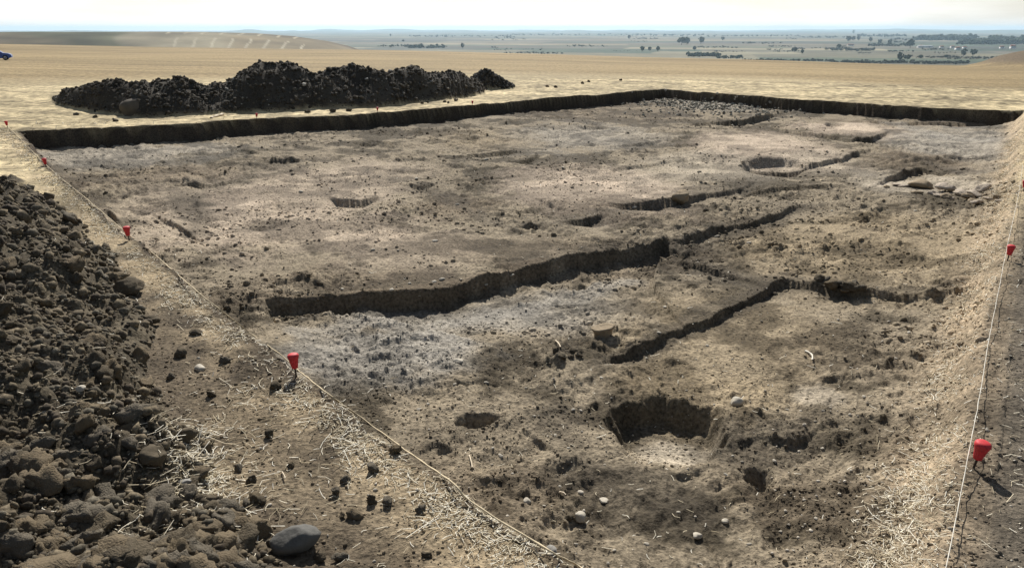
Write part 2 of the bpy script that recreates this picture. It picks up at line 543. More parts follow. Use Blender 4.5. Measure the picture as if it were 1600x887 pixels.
    # crumbs and clods on the trodden strip
    t = ~(sd > 0.3) & (R < 24)
    xt, yt, rt = X[t], Y[t], R[t]
    wx = xt + 0.04 * vnoise(xt / 0.1, yt / 0.1, 43)
    wy = yt + 0.04 * vnoise(xt / 0.1, yt / 0.1, 44)
    rub = 0.3 + smooth(-0.05, 0.3, fbm(xt, yt, 0.9, 2, 111))
    z[t] += (0.030 * fbm(xt, yt, 0.22, 3, 112) + 0.45 * bumps(wx, wy, 0.10, 0.008, 0.030, 0.5, 113) + 0.55 * bumps(wx, wy, 0.05, 0.005, 0.016, 0.5, 115)) * rub * smooth(24, 12, rt)
    far = ~(sd > 0.1) & (R >= 10)
    z[far] += 0.07 * bumps(X[far], Y[far], 0.7, 0.1, 0.5, 0.6, 121) * smooth(12, 20, R[far])
    z = z * (1 - inside) + f * inside
    # ruts along the right bank
    bank = (sd > -0.2) & (sd < 1.2) & (par > 17) & (par < 24.5)
    z[bank] += 0.035 * vnoise(sd[bank] / 0.10 + 0.4 * vnoise(X[bank] / 0.4, Y[bank] / 0.4, 5), par[bank] * 1.5, 131) + 0.02 * fbm(X[bank], Y[bank], 0.15, 2, 132)
    # heaps
    d2, s2, par2 = seg_dist(X, Y, TOE)
    hd = d2 * s2 * (R < 22)                                 # the heap lies left of the strip
    hd = np.where(AZ < 0.02, hd, -1) + 0.22 * fbm(X, Y, 0.8, 3, 141) * (R < 25)
    hd = np.where((par2 < 0.02) | (R < 1.4), -1, hd)
    hh = np.where(hd > 0, 0.92 * (1 - np.exp(-np.maximum(hd, 0) / 1.25)), 0)
    hh = hh * smooth(18, 14.5, R)
    k = hd > 0
    if k.any():
        xk, yk = X[k], Y[k]
        wx = xk + 0.06 * vnoise(xk / 0.12, yk / 0.12, 45)
        wy = yk + 0.06 * vnoise(xk / 0.12, yk / 0.12, 46)
        g = np.minimum(hd[k] * 3, 1)
        hh[k] += g * (0.34 * fbm(xk, yk, 0.9, 4, 151) + 0.9 * bumps(wx, wy, 0.20, 0.03, 0.10, 0.5, 153) + 0.75 * bumps(wx, wy, 0.085, 0.012, 0.038, 0.8, 155)
                      + 0.8 * bumps(wx, wy, 0.04, 0.006, 0.017, 0.7, 157))
        hh[k] = np.maximum(hh[k], 0.0)
    h2 = heap_height(R, AZ, HP, 2.3, X, Y, 161)
    h3 = heap_height(R, AZ, PP, 1.2, X, Y, 163)
    k = (h2 + h3) > 0.02
    if k.any():
        xk, yk = X[k], Y[k]
        wx = xk + 0.2 * vnoise(xk / 0.3, yk / 0.3, 47)
        wy = yk + 0.2 * vnoise(xk / 0.3, yk / 0.3, 48)
        g = np.minimum((h2 + h3)[k] * 2, 1)
        add = g * (0.36 * fbm(xk, yk, 1.3, 3, 171) + 0.45 * bumps(wx, wy, 0.6, 0.06, 0.22, 0.5, 173) + 0.5 * bumps(wx, wy, 0.24, 0.03, 0.10, 0.7, 175) - 0.05)
        h2[k] = h2[k] + add * (h2[k] > 0.01)
        h3[k] = h3[k] + add * 0.7 * (h3[k] > 0.01)
    h2 = np.maximum(h2, 0)
    h3 = np.maximum(h3, 0)
    z = z + np.maximum(hh, 0) + h2 + h3
    if not want_colour:
        return z
    # ---------------- soil colour (with shade painted in on cut walls and steps)
    c = np.empty(X.shape + (3,))
    base = np.array((.245, .198, .145))
    n1 = fbm(X, Y, 2.2, 3, 201)
    n2 = fbm(X, Y, 0.35, 3, 203)
    pm = smooth(-0.16, 0.20, 0.6 * n1 + 0.9 * fbm(X, Y, 0.8, 4, 205, 0.65))[..., None]
    c[:] = np.array((.088, .071, .047)) * (1 - pm) + np.array((.250, .205, .142)) * pm
    c *= (1 + 0.35 * n2)[..., None]
    for e, col, k_ in BLOB_E:
        p = e[0]
        big = max(e[1], e[2]) * 2.2
        q = (np.abs(X - p[0]) < big) & (np.abs(Y - p[1]) < big) & m
        if not q.any():
            continue
        dd = ell_d(X[q], Y[q], e) + 0.55 * n1[q] + 0.35 * n2[q]
        w = (k_ * smooth(1.25, 0.55, dd))[..., None]
        c[q] = c[q] * (1 - w) + np.array(col) * (1 + 0.5 * n2[q])[..., None] * (0.72 + 0.36 * pm[q]) * w
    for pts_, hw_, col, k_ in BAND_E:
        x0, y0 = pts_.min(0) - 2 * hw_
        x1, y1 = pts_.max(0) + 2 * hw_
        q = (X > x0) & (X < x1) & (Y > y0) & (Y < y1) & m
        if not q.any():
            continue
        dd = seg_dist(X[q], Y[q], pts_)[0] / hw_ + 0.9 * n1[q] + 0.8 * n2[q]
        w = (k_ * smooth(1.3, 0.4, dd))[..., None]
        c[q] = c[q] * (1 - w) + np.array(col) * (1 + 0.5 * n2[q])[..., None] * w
    # trodden strip, stubble and the straw-littered edges
    out = 1 - inside
    soil = np.array((.122, .096, .065)) * (1 + 0.5 * n2 + 0.3 * n1)[..., None]
    stub = np.array((.41, .335, .200)) * (1 + 0.7 * fbm(X, Y, 0.35, 3, 211) + 0.5 * fbm(X, Y, 1.8, 3, 213))[..., None]
    rowu = X * 0.35 + Y * 0.94
    stub *= (1 + 0.55 * vnoise(rowu / 0.55 + 0.5 * vnoise(X / 6, Y / 6, 215), (X * 0.94 - Y * 0.35) / 9.0, 214))[..., None]
    straw = np.array((.40, .315, .200)) * (1 + 0.4 * n2)[..., None]
    kf = smooth(10, 19, R + 4 * n1)
    e1 = np.exp(-((sd + 0.28) / 0.30) ** 2) * (par > 25.5) * np.clip(0.65 + 1.6 * n1 + n2, 0, 1)
    e1 = np.maximum(0.8 * e1, 0.5 * np.clip(2.2 * fbm(X, Y, 1.1, 3, 217) - 0.25, 0, 1) * (par > 25.5))
    outc = soil * (1 - kf[..., None]) + stub * kf[..., None]
    outc = outc * (1 - e1[..., None]) + straw * e1[..., None]
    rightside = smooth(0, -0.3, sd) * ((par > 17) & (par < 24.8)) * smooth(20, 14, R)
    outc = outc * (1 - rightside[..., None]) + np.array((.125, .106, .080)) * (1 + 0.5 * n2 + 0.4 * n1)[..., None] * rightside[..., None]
    # beyond 50 m the stubble is shorter and browner
    kb = smooth(44, 62, R + 10 * fbm(X, Y, 14, 2, 219))
    outc = outc * (1 - kb[..., None]) + np.array((.27, .203, .105)) * (1 + 0.2 * n1)[..., None] * kb[..., None]
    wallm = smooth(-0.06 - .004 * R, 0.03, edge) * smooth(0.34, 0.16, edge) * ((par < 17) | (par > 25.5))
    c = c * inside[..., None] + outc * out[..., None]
    shaded_soil = np.array((.070, .053, .036)) * (1 + 0.4 * n2)[..., None]  # dark soil of the cut walls, darkened further to paint in their shade
    c = c * (1 - wallm[..., None]) + shaded_soil * wallm[..., None]
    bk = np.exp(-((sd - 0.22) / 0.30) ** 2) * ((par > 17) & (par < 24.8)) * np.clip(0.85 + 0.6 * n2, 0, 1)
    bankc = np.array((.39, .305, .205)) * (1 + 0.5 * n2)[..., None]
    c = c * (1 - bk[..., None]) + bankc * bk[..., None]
    heapm = smooth(0.0, 0.07, hh + 0.03 * n2)
    hc = np.array((.100, .082, .055)) * (1 + 0.6 * n2 + 0.45 * n1)[..., None]
    c = c * (1 - heapm[..., None]) + hc * heapm[..., None]
    farm = smooth(0.02, 0.15, h2 + h3)
    hc = np.array((.062, .053, .040)) * (1 + 0.7 * fbm(X, Y, 0.9, 3, 221))[..., None]
    c = c * (1 - farm[..., None]) + hc * farm[..., None]
    zone = np.zeros(X.shape, int)                           # 0 field, 1 floor, 2 trodden strip, 3 near heap, 4 long heap, 5 small pile
    zone[(R < 17)] = 2
    zone[(inside > 0.02)] = 1
    zone[hh > 0.03] = 3
    zone[h2 > 0.06] = 4
    zone[(h3 > 0.06) & (h3 > h2)] = 5
    return z, np.clip(c, 0.01, 0.9), zone


# ------------------------------------------------------------------ materials
def new_mat(name):
    m = bpy.data.materials.new(name)
    m.use_nodes = True
    nt = m.node_tree
    b = nt.nodes['Principled BSDF']
    b.inputs['Specular IOR Level'].default_value = 0.15
    b.inputs['Roughness'].default_value = 0.95
    return m, nt, b


def soil_mat(name, scale=40.0, amount=0.5, bump=0.3, bump_d=0.01, attr='soil', spec=0.12):
    m, nt, b = new_mat(name)
    N, L = nt.nodes, nt.links
    at = N.new('ShaderNodeAttribute')
    at.attribute_name = attr
    tc = N.new('ShaderNodeTexCoord')
    no = N.new('ShaderNodeTexNoise')
    no.inputs['Scale'].default_value = scale
    no.inputs['Detail'].default_value = 6
    no.inputs['Roughness'].default_value = 0.65
    mr = N.new('ShaderNodeMapRange')
    mr.inputs[1].default_value = 0.34
    mr.inputs[2].default_value = 0.66
    mr.inputs[3].default_value = 1 - amount
    mr.inputs[4].default_value = 1 + amount
    mx = N.new('ShaderNodeMix')
    mx.data_type = 'RGBA'
    mx.blend_type = 'MULTIPLY'
    mx.inputs[0].default_value = 1
    L.new(tc.outputs['Object'], no.inputs['Vector'])
    L.new(no.outputs[0], mr.inputs[0])
    L.new(at.outputs['Color'], mx.inputs[6])
    L.new(mr.outputs[0], mx.inputs[7])
    L.new(mx.outputs[2], b.inputs['Base Color'])
    b.inputs['Specular IOR Level'].default_value = spec
    bp = N.new('ShaderNodeBump')
    bp.inputs['Strength'].default_value = bump
    bp.inputs['Distance'].default_value = bump_d
    L.new(no.outputs[0], bp.inputs['Height'])
    L.new(bp.outputs[0], b.inputs['Normal'])
    return m


def plain_mat(name, col, rough=0.9, var=0.25, scale=30.0, spec=0.2, bump=0.0):
    m, nt, b = new_mat(name)
    N, L = nt.nodes, nt.links
    tc = N.new('ShaderNodeTexCoord')
    no = N.new('ShaderNodeTexNoise')
    no.inputs['Scale'].default_value = scale
    no.inputs['Detail'].default_value = 5
    rm = N.new('ShaderNodeMix')
    rm.data_type = 'RGBA'
    rm.inputs[6].default_value = tuple(c * (1 - var) for c in col) + (1,)
    rm.inputs[7].default_value = tuple(min(1, c * (1 + var)) for c in col) + (1,)
    L.new(tc.outputs['Object'], no.inputs['Vector'])
    L.new(no.outputs[0], rm.inputs[0])
    L.new(rm.outputs[2], b.inputs['Base Color'])
    b.inputs['Roughness'].default_value = rough
    b.inputs['Specular IOR Level'].default_value = spec
    if bump:
        bp = N.new('ShaderNodeBump')
        bp.inputs['Strength'].default_value = bump
        bp.inputs['Distance'].default_value = 0.06
        L.new(no.outputs[0], bp.inputs['Height'])
        L.new(bp.outputs[0], b.inputs['Normal'])
    return m


M_FLOOR = soil_mat('dug_soil', 24, 0.55, 1.0, 0.03)
M_FIELD = soil_mat('stubble_ground', 3.5, 0.5, 1.0, 0.08)
M_HEAP = soil_mat('heap_soil', 40, 0.55, 0.9, 0.02)
M_PIECE = soil_mat('clod_soil', 38, 0.5, 0.6, 0.010)
M_STRAW = soil_mat('straw', 60, 0.25, 0.0, 0.001, spec=0.3)
M_LAND = soil_mat('far_land', 0.012, 0.22, 0.0)
M_TREE = soil_mat('foliage', 0.35, 0.5, 0.0)
M_CLODS = [plain_mat('clod_dark', (.095, .077, .052), 0.95, .45, 9, .12, .5), plain_mat('clod_brown', (.145, .114, .074), 0.95, .4, 11, .12, .5),
           plain_mat('clod_grey', (.125, .107, .080), 0.95, .4, 10, .12, .5)]
M_STONE = plain_mat('pale_stone', (.43, .385, .305), 0.8, .25, 14, .25, .3)
M_STONE2 = plain_mat('grey_stone', (.27, .255, .225), 0.85, .3, 14, .25, .4)
M_STONE3 = plain_mat('dark_stone', (.115, .110, .098), 0.85, .35, 8, .25, .4)
M_STONE4 = plain_mat('weathered_stone', (.42, .35, .27), 0.85, .3, 6, .2, .5)
M_BOULDER = plain_mat('boulder_stone', (.105, .088, .066), 0.9, .35, 5, .2, .5)
M_RED = plain_mat('red_plastic', (.58, .040, .045), 0.62, .45, 35, .3)
M_IRON = plain_mat('rusty_iron', (.06, .038, .026), 0.7, .4, 60, .4)
M_TWINE = plain_mat('twine_fibre', (.60, .50, .33), 0.85, .2, 120, .2)
M_TWINE2 = plain_mat('white_twine', (.66, .62, .53), 0.85, .2, 120, .2)
M_WOOD = plain_mat('bleached_wood', (.62, .52, .38), 0.8, .2, 50, .2)
M_BONE = plain_mat('bone', (.72, .66, .54), 0.6, .15, 50, .3)
M_CLAY = plain_mat('fired_clay', (.30, .235, .155), 0.9, .3, 18, .15, .5)


# ------------------------------------------------------------------ mesh builders
def np_mesh(name, V, Q, mat, colour=None, smooth_=True):
    me = bpy.data.meshes.new(name)
    V = np.ascontiguousarray(V, dtype=np.float32)
    Q = np.ascontiguousarray(Q, dtype=np.int32)
    k = Q.shape[1]
    me.vertices.add(len(V))
    me.vertices.foreach_set('co', V.ravel())
    me.loops.add(Q.size)
    me.loops.foreach_set('vertex_index', Q.ravel())
    me.polygons.add(len(Q))
    me.polygons.foreach_set('loop_start', np.arange(0, Q.size, k, dtype=np.int32))
    me.polygons.foreach_set('loop_total', np.full(len(Q), k, dtype=np.int32))
    me.update(calc_edges=True)
    if smooth_:
        me.polygons.foreach_set('use_smooth', np.ones(len(Q), dtype=bool))
    if colour is not None:
        a = me.attributes.new('soil', 'FLOAT_COLOR', 'POINT')
        cc = np.ones((len(V), 4), dtype=np.float32)
        cc[:, :3] = colour
        a.data.foreach_set('color', cc.ravel())
    me.materials.append(mat)
    return me


def link(name, me, parent=None, label=None, cat=None, group=None, kind=None):
    o = bpy.data.objects.new(name, me)
    COL.objects.link(o)
    if parent is not None:
        o.parent = parent
    if label:
        o['label'] = label
    if cat:
        o['category'] = cat
    if group:
        o['group'] = group
    if kind:
        o['kind'] = kind
    return o


def sub_grid(name, V, Cc, Q, mat):
    used, inv = np.unique(Q, return_inverse=True)
    return np_mesh(name, V[used], inv.reshape(Q.shape), mat, Cc[used], False)


ICO = {}


def ico(level):
    import bmesh
    if level not in ICO:
        bm = bmesh.new()
        bmesh.ops.create_icosphere(bm, subdivisions=level, radius=1.0)
        bm.verts.ensure_lookup_table()
        V = np.array([v.co[:] for v in bm.verts])
        T = np.array([[v.index for v in f.verts] for f in bm.faces])
        bm.free()
        ICO[level] = (V, T)
    return ICO[level]


def clod_shape(level, seed, flat=0.8, rough=0.32, cuts=5):
    """an angular lump: a ball cut by planes, then crumbled; rough sets the crumbling"""
    V, T = ico(level)
    rg = np.random.default_rng(seed)
    P = V.copy()
    for k in range(cuts):
        n = rg.normal(size=3)
        n /= np.linalg.norm(n)
        d = rg.uniform(0.52, 0.88)
        over = np.maximum(P @ n - d, 0)
        P -= np.outer(over, n)
    sx = rg.uniform(0.8, 1.25)
    off = rg.uniform(0, 100, 3)
    nz = np.zeros(len(P))
    for lam, amp in ((0.8, 0.8), (0.33, 0.7), (0.16, 0.6)):
        nz += amp * (vnoise(P[:, 0] / lam + off[0], P[:, 1] / lam + off[1] + P[:, 2] * 1.7 / lam, seed) + vnoise(P[:, 2] / lam + off[2], P[:, 0] / lam - P[:, 1] * 1.3 / lam, seed + 5))
    P *= (1 + rough * nz)[:, None]
    P *= np.array([sx, 1 / sx, flat])
    return P, T


def rot_mats(n, rg, tilt=0.6):
    """random rotations: free turn about z with a limited tilt"""
    a = rg.uniform(0, 2 * math.pi, n)
    b = rg.normal(0, tilt, n)
    c = rg.uniform(0, 2 * math.pi, n)
    def rz(t):
        o = np.zeros((n, 3, 3)); o[:, 0, 0] = np.cos(t); o[:, 0, 1] = -np.sin(t); o[:, 1, 0] = np.sin(t); o[:, 1, 1] = np.cos(t); o[:, 2, 2] = 1
        return o
    rx = np.zeros((n, 3, 3)); rx[:, 0, 0] = 1; rx[:, 1, 1] = np.cos(b); rx[:, 1, 2] = -np.sin(b); rx[:, 2, 1] = np.sin(b); rx[:, 2, 2] = np.cos(b)
    return rz(a) @ rx @ rz(c)


def scatter_mesh(name, shapes, pos, size, col, mat, rg, tilt=0.6, smooth_=False):
    """many small lumps in one mesh"""
    n = len(pos)
    pick = rg.integers(0, len(shapes), n)
    R = rot_mats(n, rg, tilt)
    Vs, Ts, Cs = [], [], []
    off = 0
    for k, (P, T) in enumerate(shapes):
        q = np.where(pick == k)[0]
        if not len(q):
            continue
        W = np.einsum('nij,vj->nvi', R[q], P) * size[q][:, None, None] + pos[q][:, None, :]
        nv = len(P)
        Vs.append(W.reshape(-1, 3))
        Ts.append((T[None] + (np.arange(len(q)) * nv)[:, None, None] + off).reshape(-1, 3))
        Cs.append(np.repeat(col[q], nv, axis=0))
        off += nv * len(q)
    return np_mesh(name, np.concatenate(Vs), np.concatenate(Ts), mat, np.concatenate(Cs), smooth_)


def seen(x, y, z=0.0, pad=40):
    """photograph position of world points, and which are in view"""
    dx, dy, dz = x, y, z - CAM_Z
    fw = dy * CT - dz * ST
    up = dy * ST + dz * CT
    px = 800 + F * dx / np.maximum(fw, .05)
    py = 443.5 - F * up / np.maximum(fw, .05)
    ok = (fw > 0.1) & (px > -pad) & (px < 1600 + pad) & (py > -pad) & (py < 887 + pad)
    return px, py, ok


# ------------------------------------------------------------------ the ground, from the camera's feet to 50 m
az_f = np.linspace(-math.radians(38.5), math.radians(38.5), 1050)
az_o = np.radians(np.linspace(38.5, 85, 60))[1:]
az = np.concatenate([-az_o[::-1], az_f, az_o])
rr = np.concatenate([np.linspace(0.4, 3.0, 36)[:-1], np.exp(np.linspace(math.log(3.0), math.log(50.0), 715))])
AZ, R = np.meshgrid(az, rr)
X = R * np.sin(AZ)
Y = R * np.cos(AZ)
Z, CC, ZONE = terrain(X.ravel(), Y.ravel(), True)
ny, nx = AZ.shape
Vg = np.stack([X.ravel(), Y.ravel(), Z], 1)
idx = np.arange(ny * nx).reshape(ny, nx)
Q = np.stack([idx[:-1, :-1], idx[:-1, 1:], idx[1:, 1:], idx[1:, :-1]], -1).reshape(-1, 4)
Q = Q[:, ::-1]
zq = ZONE[Q].max(1)
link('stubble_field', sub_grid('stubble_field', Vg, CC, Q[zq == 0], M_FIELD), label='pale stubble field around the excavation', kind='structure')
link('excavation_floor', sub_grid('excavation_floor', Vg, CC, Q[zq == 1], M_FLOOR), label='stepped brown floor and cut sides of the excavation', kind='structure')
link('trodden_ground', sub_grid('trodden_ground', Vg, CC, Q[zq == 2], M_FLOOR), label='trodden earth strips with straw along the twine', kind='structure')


def empty(name, loc, label, cat, group=None):
    o = link(name, None, None, label, cat, group)
    o.empty_display_size = 0.2
    o.location = loc
    return o


def shifted(me, loc):
    n = len(me.vertices)
    co = np.empty(n * 3, dtype=np.float32)
    me.vertices.foreach_get('co', co)
    co = co.reshape(-1, 3) - np.array(loc, dtype=np.float32)
    me.vertices.foreach_set('co', co.ravel())
    me.update()
    return me


heap_loc = (-4.5, 4.5, 0.0)
near_heap = empty('spoil_heap', heap_loc, 'near heap of loose dark brown clods filling the lower left corner', 'spoil heap')
link('soil_body', shifted(sub_grid('soil_body', Vg, CC, Q[zq == 3], M_HEAP), heap_loc), near_heap)
g = ground(420, 175)
long_loc = (float(g[0]), float(g[1]), 0.0)
long_heap = empty('spoil_heap', long_loc, 'long dark spoil heap behind the far edge of the excavation', 'spoil heap')
link('soil_body', shifted(sub_grid('soil_body', Vg, CC, Q[zq == 4], M_HEAP), long_loc), long_heap)
g = ground(765, 139)
pile_loc = (float(g[0]), float(g[1]), 0.0)
small_pile = empty('spoil_heap', pile_loc, 'small separate dark soil pile at the right end of the long heap', 'spoil heap')
link('soil_body', shifted(sub_grid('soil_body', Vg, CC, Q[zq == 5], M_HEAP), pile_loc), small_pile)
del CC, Vg, Q, X, Y, Z

#@@LAND
# ------------------------------------------------------------------ field beyond 50 m, valley plain, hills
az2 = np.radians(np.linspace(-70, 70, 440))
ra = np.exp(np.linspace(math.log(50.0), math.log(900.0), 240))
AZ2, R2 = np.meshgrid(az2, ra)
Zl = land(R2, AZ2)
X2 = R2 * np.sin(AZ2)
Y2 = R2 * np.cos(AZ2)
rc = np.interp(AZ2, CR[:, 0], CR[:, 1])
Zm = mound_z(R2, AZ2)
is_m = (Zm - Zl) > 0.25
Zt = np.where(R2 < rc, Zl, Zl) + (Zm - Zl) + 0.25 * fbm(X2, Y2, 40, 2, 301) * smooth(50, 120, R2) * (R2 < rc * 0.9)
c2 = np.empty(X2.shape + (3,))
nn = fbm(X2, Y2, 30, 4, 303)
furrow = 1.6 * vnoise((X2 * 0.35 + Y2 * 0.94) / 1.4, (X2 * 0.94 - Y2 * 0.35) / 30, 305) + vnoise((X2 * 0.35 + Y2 * 0.94) / 7, (X2 * 0.94 - Y2 * 0.35) / 60, 306)
kb = smooth(44, 62, R2 + 10 * fbm(X2, Y2, 14, 2, 219))
near_c = np.array((.41, .335, .200))
c2[:] = near_c * (1 - kb[..., None]) + np.array((.27, .203, .105)) * kb[..., None]
c2 *= (1 + 0.35 * nn + 0.22 * furrow)[..., None]
cm = np.array((.15, .115, .075)) * (1 + 0.4 * nn)[..., None]
wm = smooth(0.25, 1.2, Zm - Zl)[..., None]
c2 = c2 * (1 - wm) + cm * wm
n0, n1_ = AZ2.shape
V2 = np.stack([X2.ravel(), Y2.ravel(), Zt.ravel()], 1)
id2 = np.arange(n0 * n1_).reshape(n0, n1_)
Q2 = np.stack([id2[:-1, :-1], id2[:-1, 1:], id2[1:, 1:], id2[1:, :-1]], -1).reshape(-1, 4)[:, ::-1]
mq = is_m.ravel()[Q2].any(1)
pq = (Zl.ravel()[Q2] <= PLAIN_Z + 0.01).all(1)
c2 = np.clip(c2.reshape(-1, 3), .01, .9)
link('field', sub_grid('field', V2, c2, Q2[~mq & ~pq], M_FIELD), label='wide tan field running to the brow of the hill', kind='structure')
link('mound', sub_grid('mound', V2, c2, Q2[mq], M_FIELD), label='brown ploughed mound at the right edge of the field', kind='structure')

# hill across the valley, left
az3 = np.radians(np.linspace(-65, -5, 700))
ra = np.linspace(560, 1700, 90)
AZ3, R3 = np.meshgrid(az3, ra)
X3 = R3 * np.sin(AZ3)
Y3 = R3 * np.cos(AZ3)
Z3 = hill_z(R3, AZ3) + 2.0 * fbm(X3, Y3, 200, 3, 311) * smooth(PLAIN_Z, PLAIN_Z + 12, hill_z(R3, AZ3)) - 0.5
c3 = np.empty(X3.shape + (3,))
pn = fbm(X3, Y3, 160, 3, 313)
deg = np.degrees(AZ3)
c3[:] = np.array((.165, .135, .085))
green = smooth(-26, -29, deg + 8 * pn) * smooth(-36, -33, deg + 8 * pn)
c3 = c3 * (1 - 0.7 * green[..., None]) + np.array((.085, .10, .055)) * 0.7 * green[..., None]
pale = smooth(-30, -28, deg + 10 * pn) * smooth(-17.5, -19.5, deg + 6 * pn)
c3 = c3 * (1 - 0.6 * pale[..., None]) + np.array((.23, .21, .15)) * 0.6 * pale[..., None]
c3 *= (1 + 0.9 * pn + 0.5 * fbm(X3, Y3, 40, 2, 315))[..., None]
stripe = (np.abs(((deg - 0.006 * R3 + 0.5 * pn) * 0.85) % 1.0 - 0.5) < 0.07) & (deg > -24) & (deg < -15) & ((np.abs(R3 - 860) < 90) | (np.abs(R3 - 1020) < 25))
c3 = np.where(stripe[..., None], np.array((.36, .32, .23)), c3)
i3 = np.arange(AZ3.size).reshape(AZ3.shape)
Q3 = np.stack([i3[:-1, :-1], i3[:-1, 1:], i3[1:, 1:], i3[1:, :-1]], -1).reshape(-1, 4)[:, ::-1]
link('hill', np_mesh('hill', np.stack([X3.ravel(), Y3.ravel(), Z3.ravel()], 1), Q3, M_LAND, np.clip(c3.reshape(-1, 3), .01, .9)),
     label='low striped hill beyond the field on the left', kind='structure')

# plain: long narrow parcels of many crops
azp = np.radians(np.linspace(-60, 60, 480))
rp = np.exp(np.linspace(math.log(350), math.log(26000), 290))
AZP, RP = np.meshgrid(azp, rp)
XP = RP * np.sin(AZP)
YP = RP * np.cos(AZP)
ZP = np.full(XP.shape, PLAIN_Z) + 2.5 * fbm(XP, YP, 1800, 2, 321) * smooth(1500, 3000, RP)
PAL = np.array([(.17, .14, .10), (.26, .21, .14), (.12, .11, .085), (.08, .10, .065), (.06, .085, .06), (.14, .13, .11), (.30, .25, .17), (.09, .085, .075), (.075, .10, .075)])


def parcels(x, y, seed, cell_x, cell_y):
    ang = 0.25
    u = x * math.cos(ang) - y * math.sin(ang) + 90 * vnoise(x / 900, y / 900, seed)
    v = x * math.sin(ang) + y * math.cos(ang) + 90 * vnoise(x / 900, y / 900, seed + 1)
    row = np.floor(v / cell_y)
    sh = hsh(row, row * 0, seed + 2)
    colm = np.floor(u / (cell_x * (0.6 + sh)) + sh * 7)
    return (hsh(row, colm, seed + 3) * len(PAL)).astype(int), hsh(row, colm, seed + 4)


ia, ja = parcels(XP, YP, 331, 620, 240)
cp = PAL[ia] * (0.85 + 0.3 * ja)[..., None]
ia, ja = parcels(XP, YP, 341, 2600, 900)
cp = cp * 0.7 + PAL[ia] * 0.3
cp *= (1 + 0.4 * fbm(XP, YP, 300, 2, 345))[..., None] * np.array((.80, .82, .76))
ip = np.arange(AZP.size).reshape(AZP.shape)
QP = np.stack([ip[:-1, :-1], ip[:-1, 1:], ip[1:, 1:], ip[1:, :-1]], -1).reshape(-1, 4)[:, ::-1]
link('plain', np_mesh('plain', np.stack([XP.ravel(), YP.ravel(), ZP.ravel()], 1), QP, M_LAND, np.clip(cp.reshape(-1, 3), .01, .9)),
     label='flat farmed plain of many parcels far below', kind='structure')

# hills on the horizon
azh = np.radians(np.linspace(-60, 60, 700))
rh = np.linspace(13000, 25500, 28)
AZH, RH = np.meshgrid(azh, rh)
prof = np.zeros_like(AZH)
for (r0, wdt, amp, lam, sd_) in ((15500, 1500, 60, 0.10, 351), (19500, 2000, 95, 0.16, 353), (23500, 1800, 120, 0.22, 355)):
    a = np.maximum(0.25 + 1.0 * fbm(AZH / lam, AZH * 0 + 0.3, 1.0, 5, sd_, 0.55), 0)
    prof = np.maximum(prof, amp * a * np.exp(-((RH - r0) / wdt) ** 2))
rise = smooth(0.10, 0.45, AZH) * 25 + smooth(-0.2, -0.6, AZH) * 25
prof = prof + rise * np.exp(-((RH - 19500) / 2200) ** 2)
ZH = PLAIN_Z - 6 + prof
ch = np.empty(XP.shape + (3,)) if False else np.empty(AZH.shape + (3,))
ch[:] = np.array((.10, .115, .085))
ch *= (1 + 0.6 * fbm(RH * np.sin(AZH), RH * np.cos(AZH), 1500, 3, 357))[..., None]
ih = np.arange(AZH.size).reshape(AZH.shape)
QH = np.stack([ih[:-1, :-1], ih[:-1, 1:], ih[1:, 1:], ih[1:, :-1]], -1).reshape(-1, 4)[:, ::-1]
link('hills', np_mesh('hills', np.stack([(RH * np.sin(AZH)).ravel(), (RH * np.cos(AZH)).ravel(), ZH.ravel()], 1), QH, M_LAND, np.clip(ch.reshape(-1, 3), .01, .9)),
     label='low blue hills along the horizon', kind='structure')

#@@HAZE
hz = 31000.0
hv = [(-hz, -hz, PLAIN_Z - 12), (hz, -hz, PLAIN_Z - 12), (hz, hz, PLAIN_Z - 12), (-hz, hz, PLAIN_Z - 12),
      (-hz, -hz, 70), (hz, -hz, 70), (hz, hz, 70), (-hz, hz, 70)]
hq = [(3, 2, 1, 0), (4, 5, 6, 7), (0, 1, 5, 4), (1, 2, 6, 5), (2, 3, 7, 6), (3, 0, 4, 7)]
mh = bpy.data.materials.new('haze')
mh.use_nodes = True
mh.node_tree.nodes.clear()
ho = mh.node_tree.nodes.new('ShaderNodeOutputMaterial')
pv = mh.node_tree.nodes.new('ShaderNodeVolumePrincipled')
pv.inputs['Color'].default_value = (.60, .82, 1.0, 1)
pv.inputs['Density'].default_value = 5.5e-5
pv.inputs['Anisotropy'].default_value = 0.25
mh.node_tree.links.new(pv.outputs[0], ho.inputs['Volume'])
link('haze', np_mesh('haze', np.array(hv), np.array(hq), mh, None, False), kind='stuff', label='pale blue haze over the plain')
#@@OBJECTS
def terr(x, y):
    return float(terrain(np.array([x]), np.array([y]))[0])


def surf_many(pts, z0=0.0):
    """spots on the actual surface seen at the given places: walk along each sight line to the first hit"""
    px = np.array([p[0] for p in pts], float)
    py = np.array([p[1] for p in pts], float)
    u = (px - 800) / F
    v = -(py - 443.5) / F
    dy = CT + v * ST
    dz = -ST + v * CT
    lo = (0.45 - CAM_Z) / dz
    hi = (-1.0 - CAM_Z) / dz
    for rnd, m in ((0, 140), (1, 30)):
        t = np.linspace(0, 1, m)[None, :]
        k = lo[:, None] + (hi - lo)[:, None] * t
        xs, ys, zs = u[:, None] * k, dy[:, None] * k, CAM_Z + dz[:, None] * k
        g_ = terrain(xs.ravel(), ys.ravel()).reshape(xs.shape)
        below = zs <= g_
        first = np.where(below.any(1), below.argmax(1), m - 1)
        first = np.maximum(first, 1)
        ar = np.arange(len(px))
        lo, hi = k[ar, first - 1], k[ar, first]
    x, y = u * hi, dy * hi
    return x, y, terrain(x, y)


def at_px(x, y, z=0.0):
    a, b, c = surf_many([(x, y)])
    return float(a[0]), float(b[0]), float(c[0])


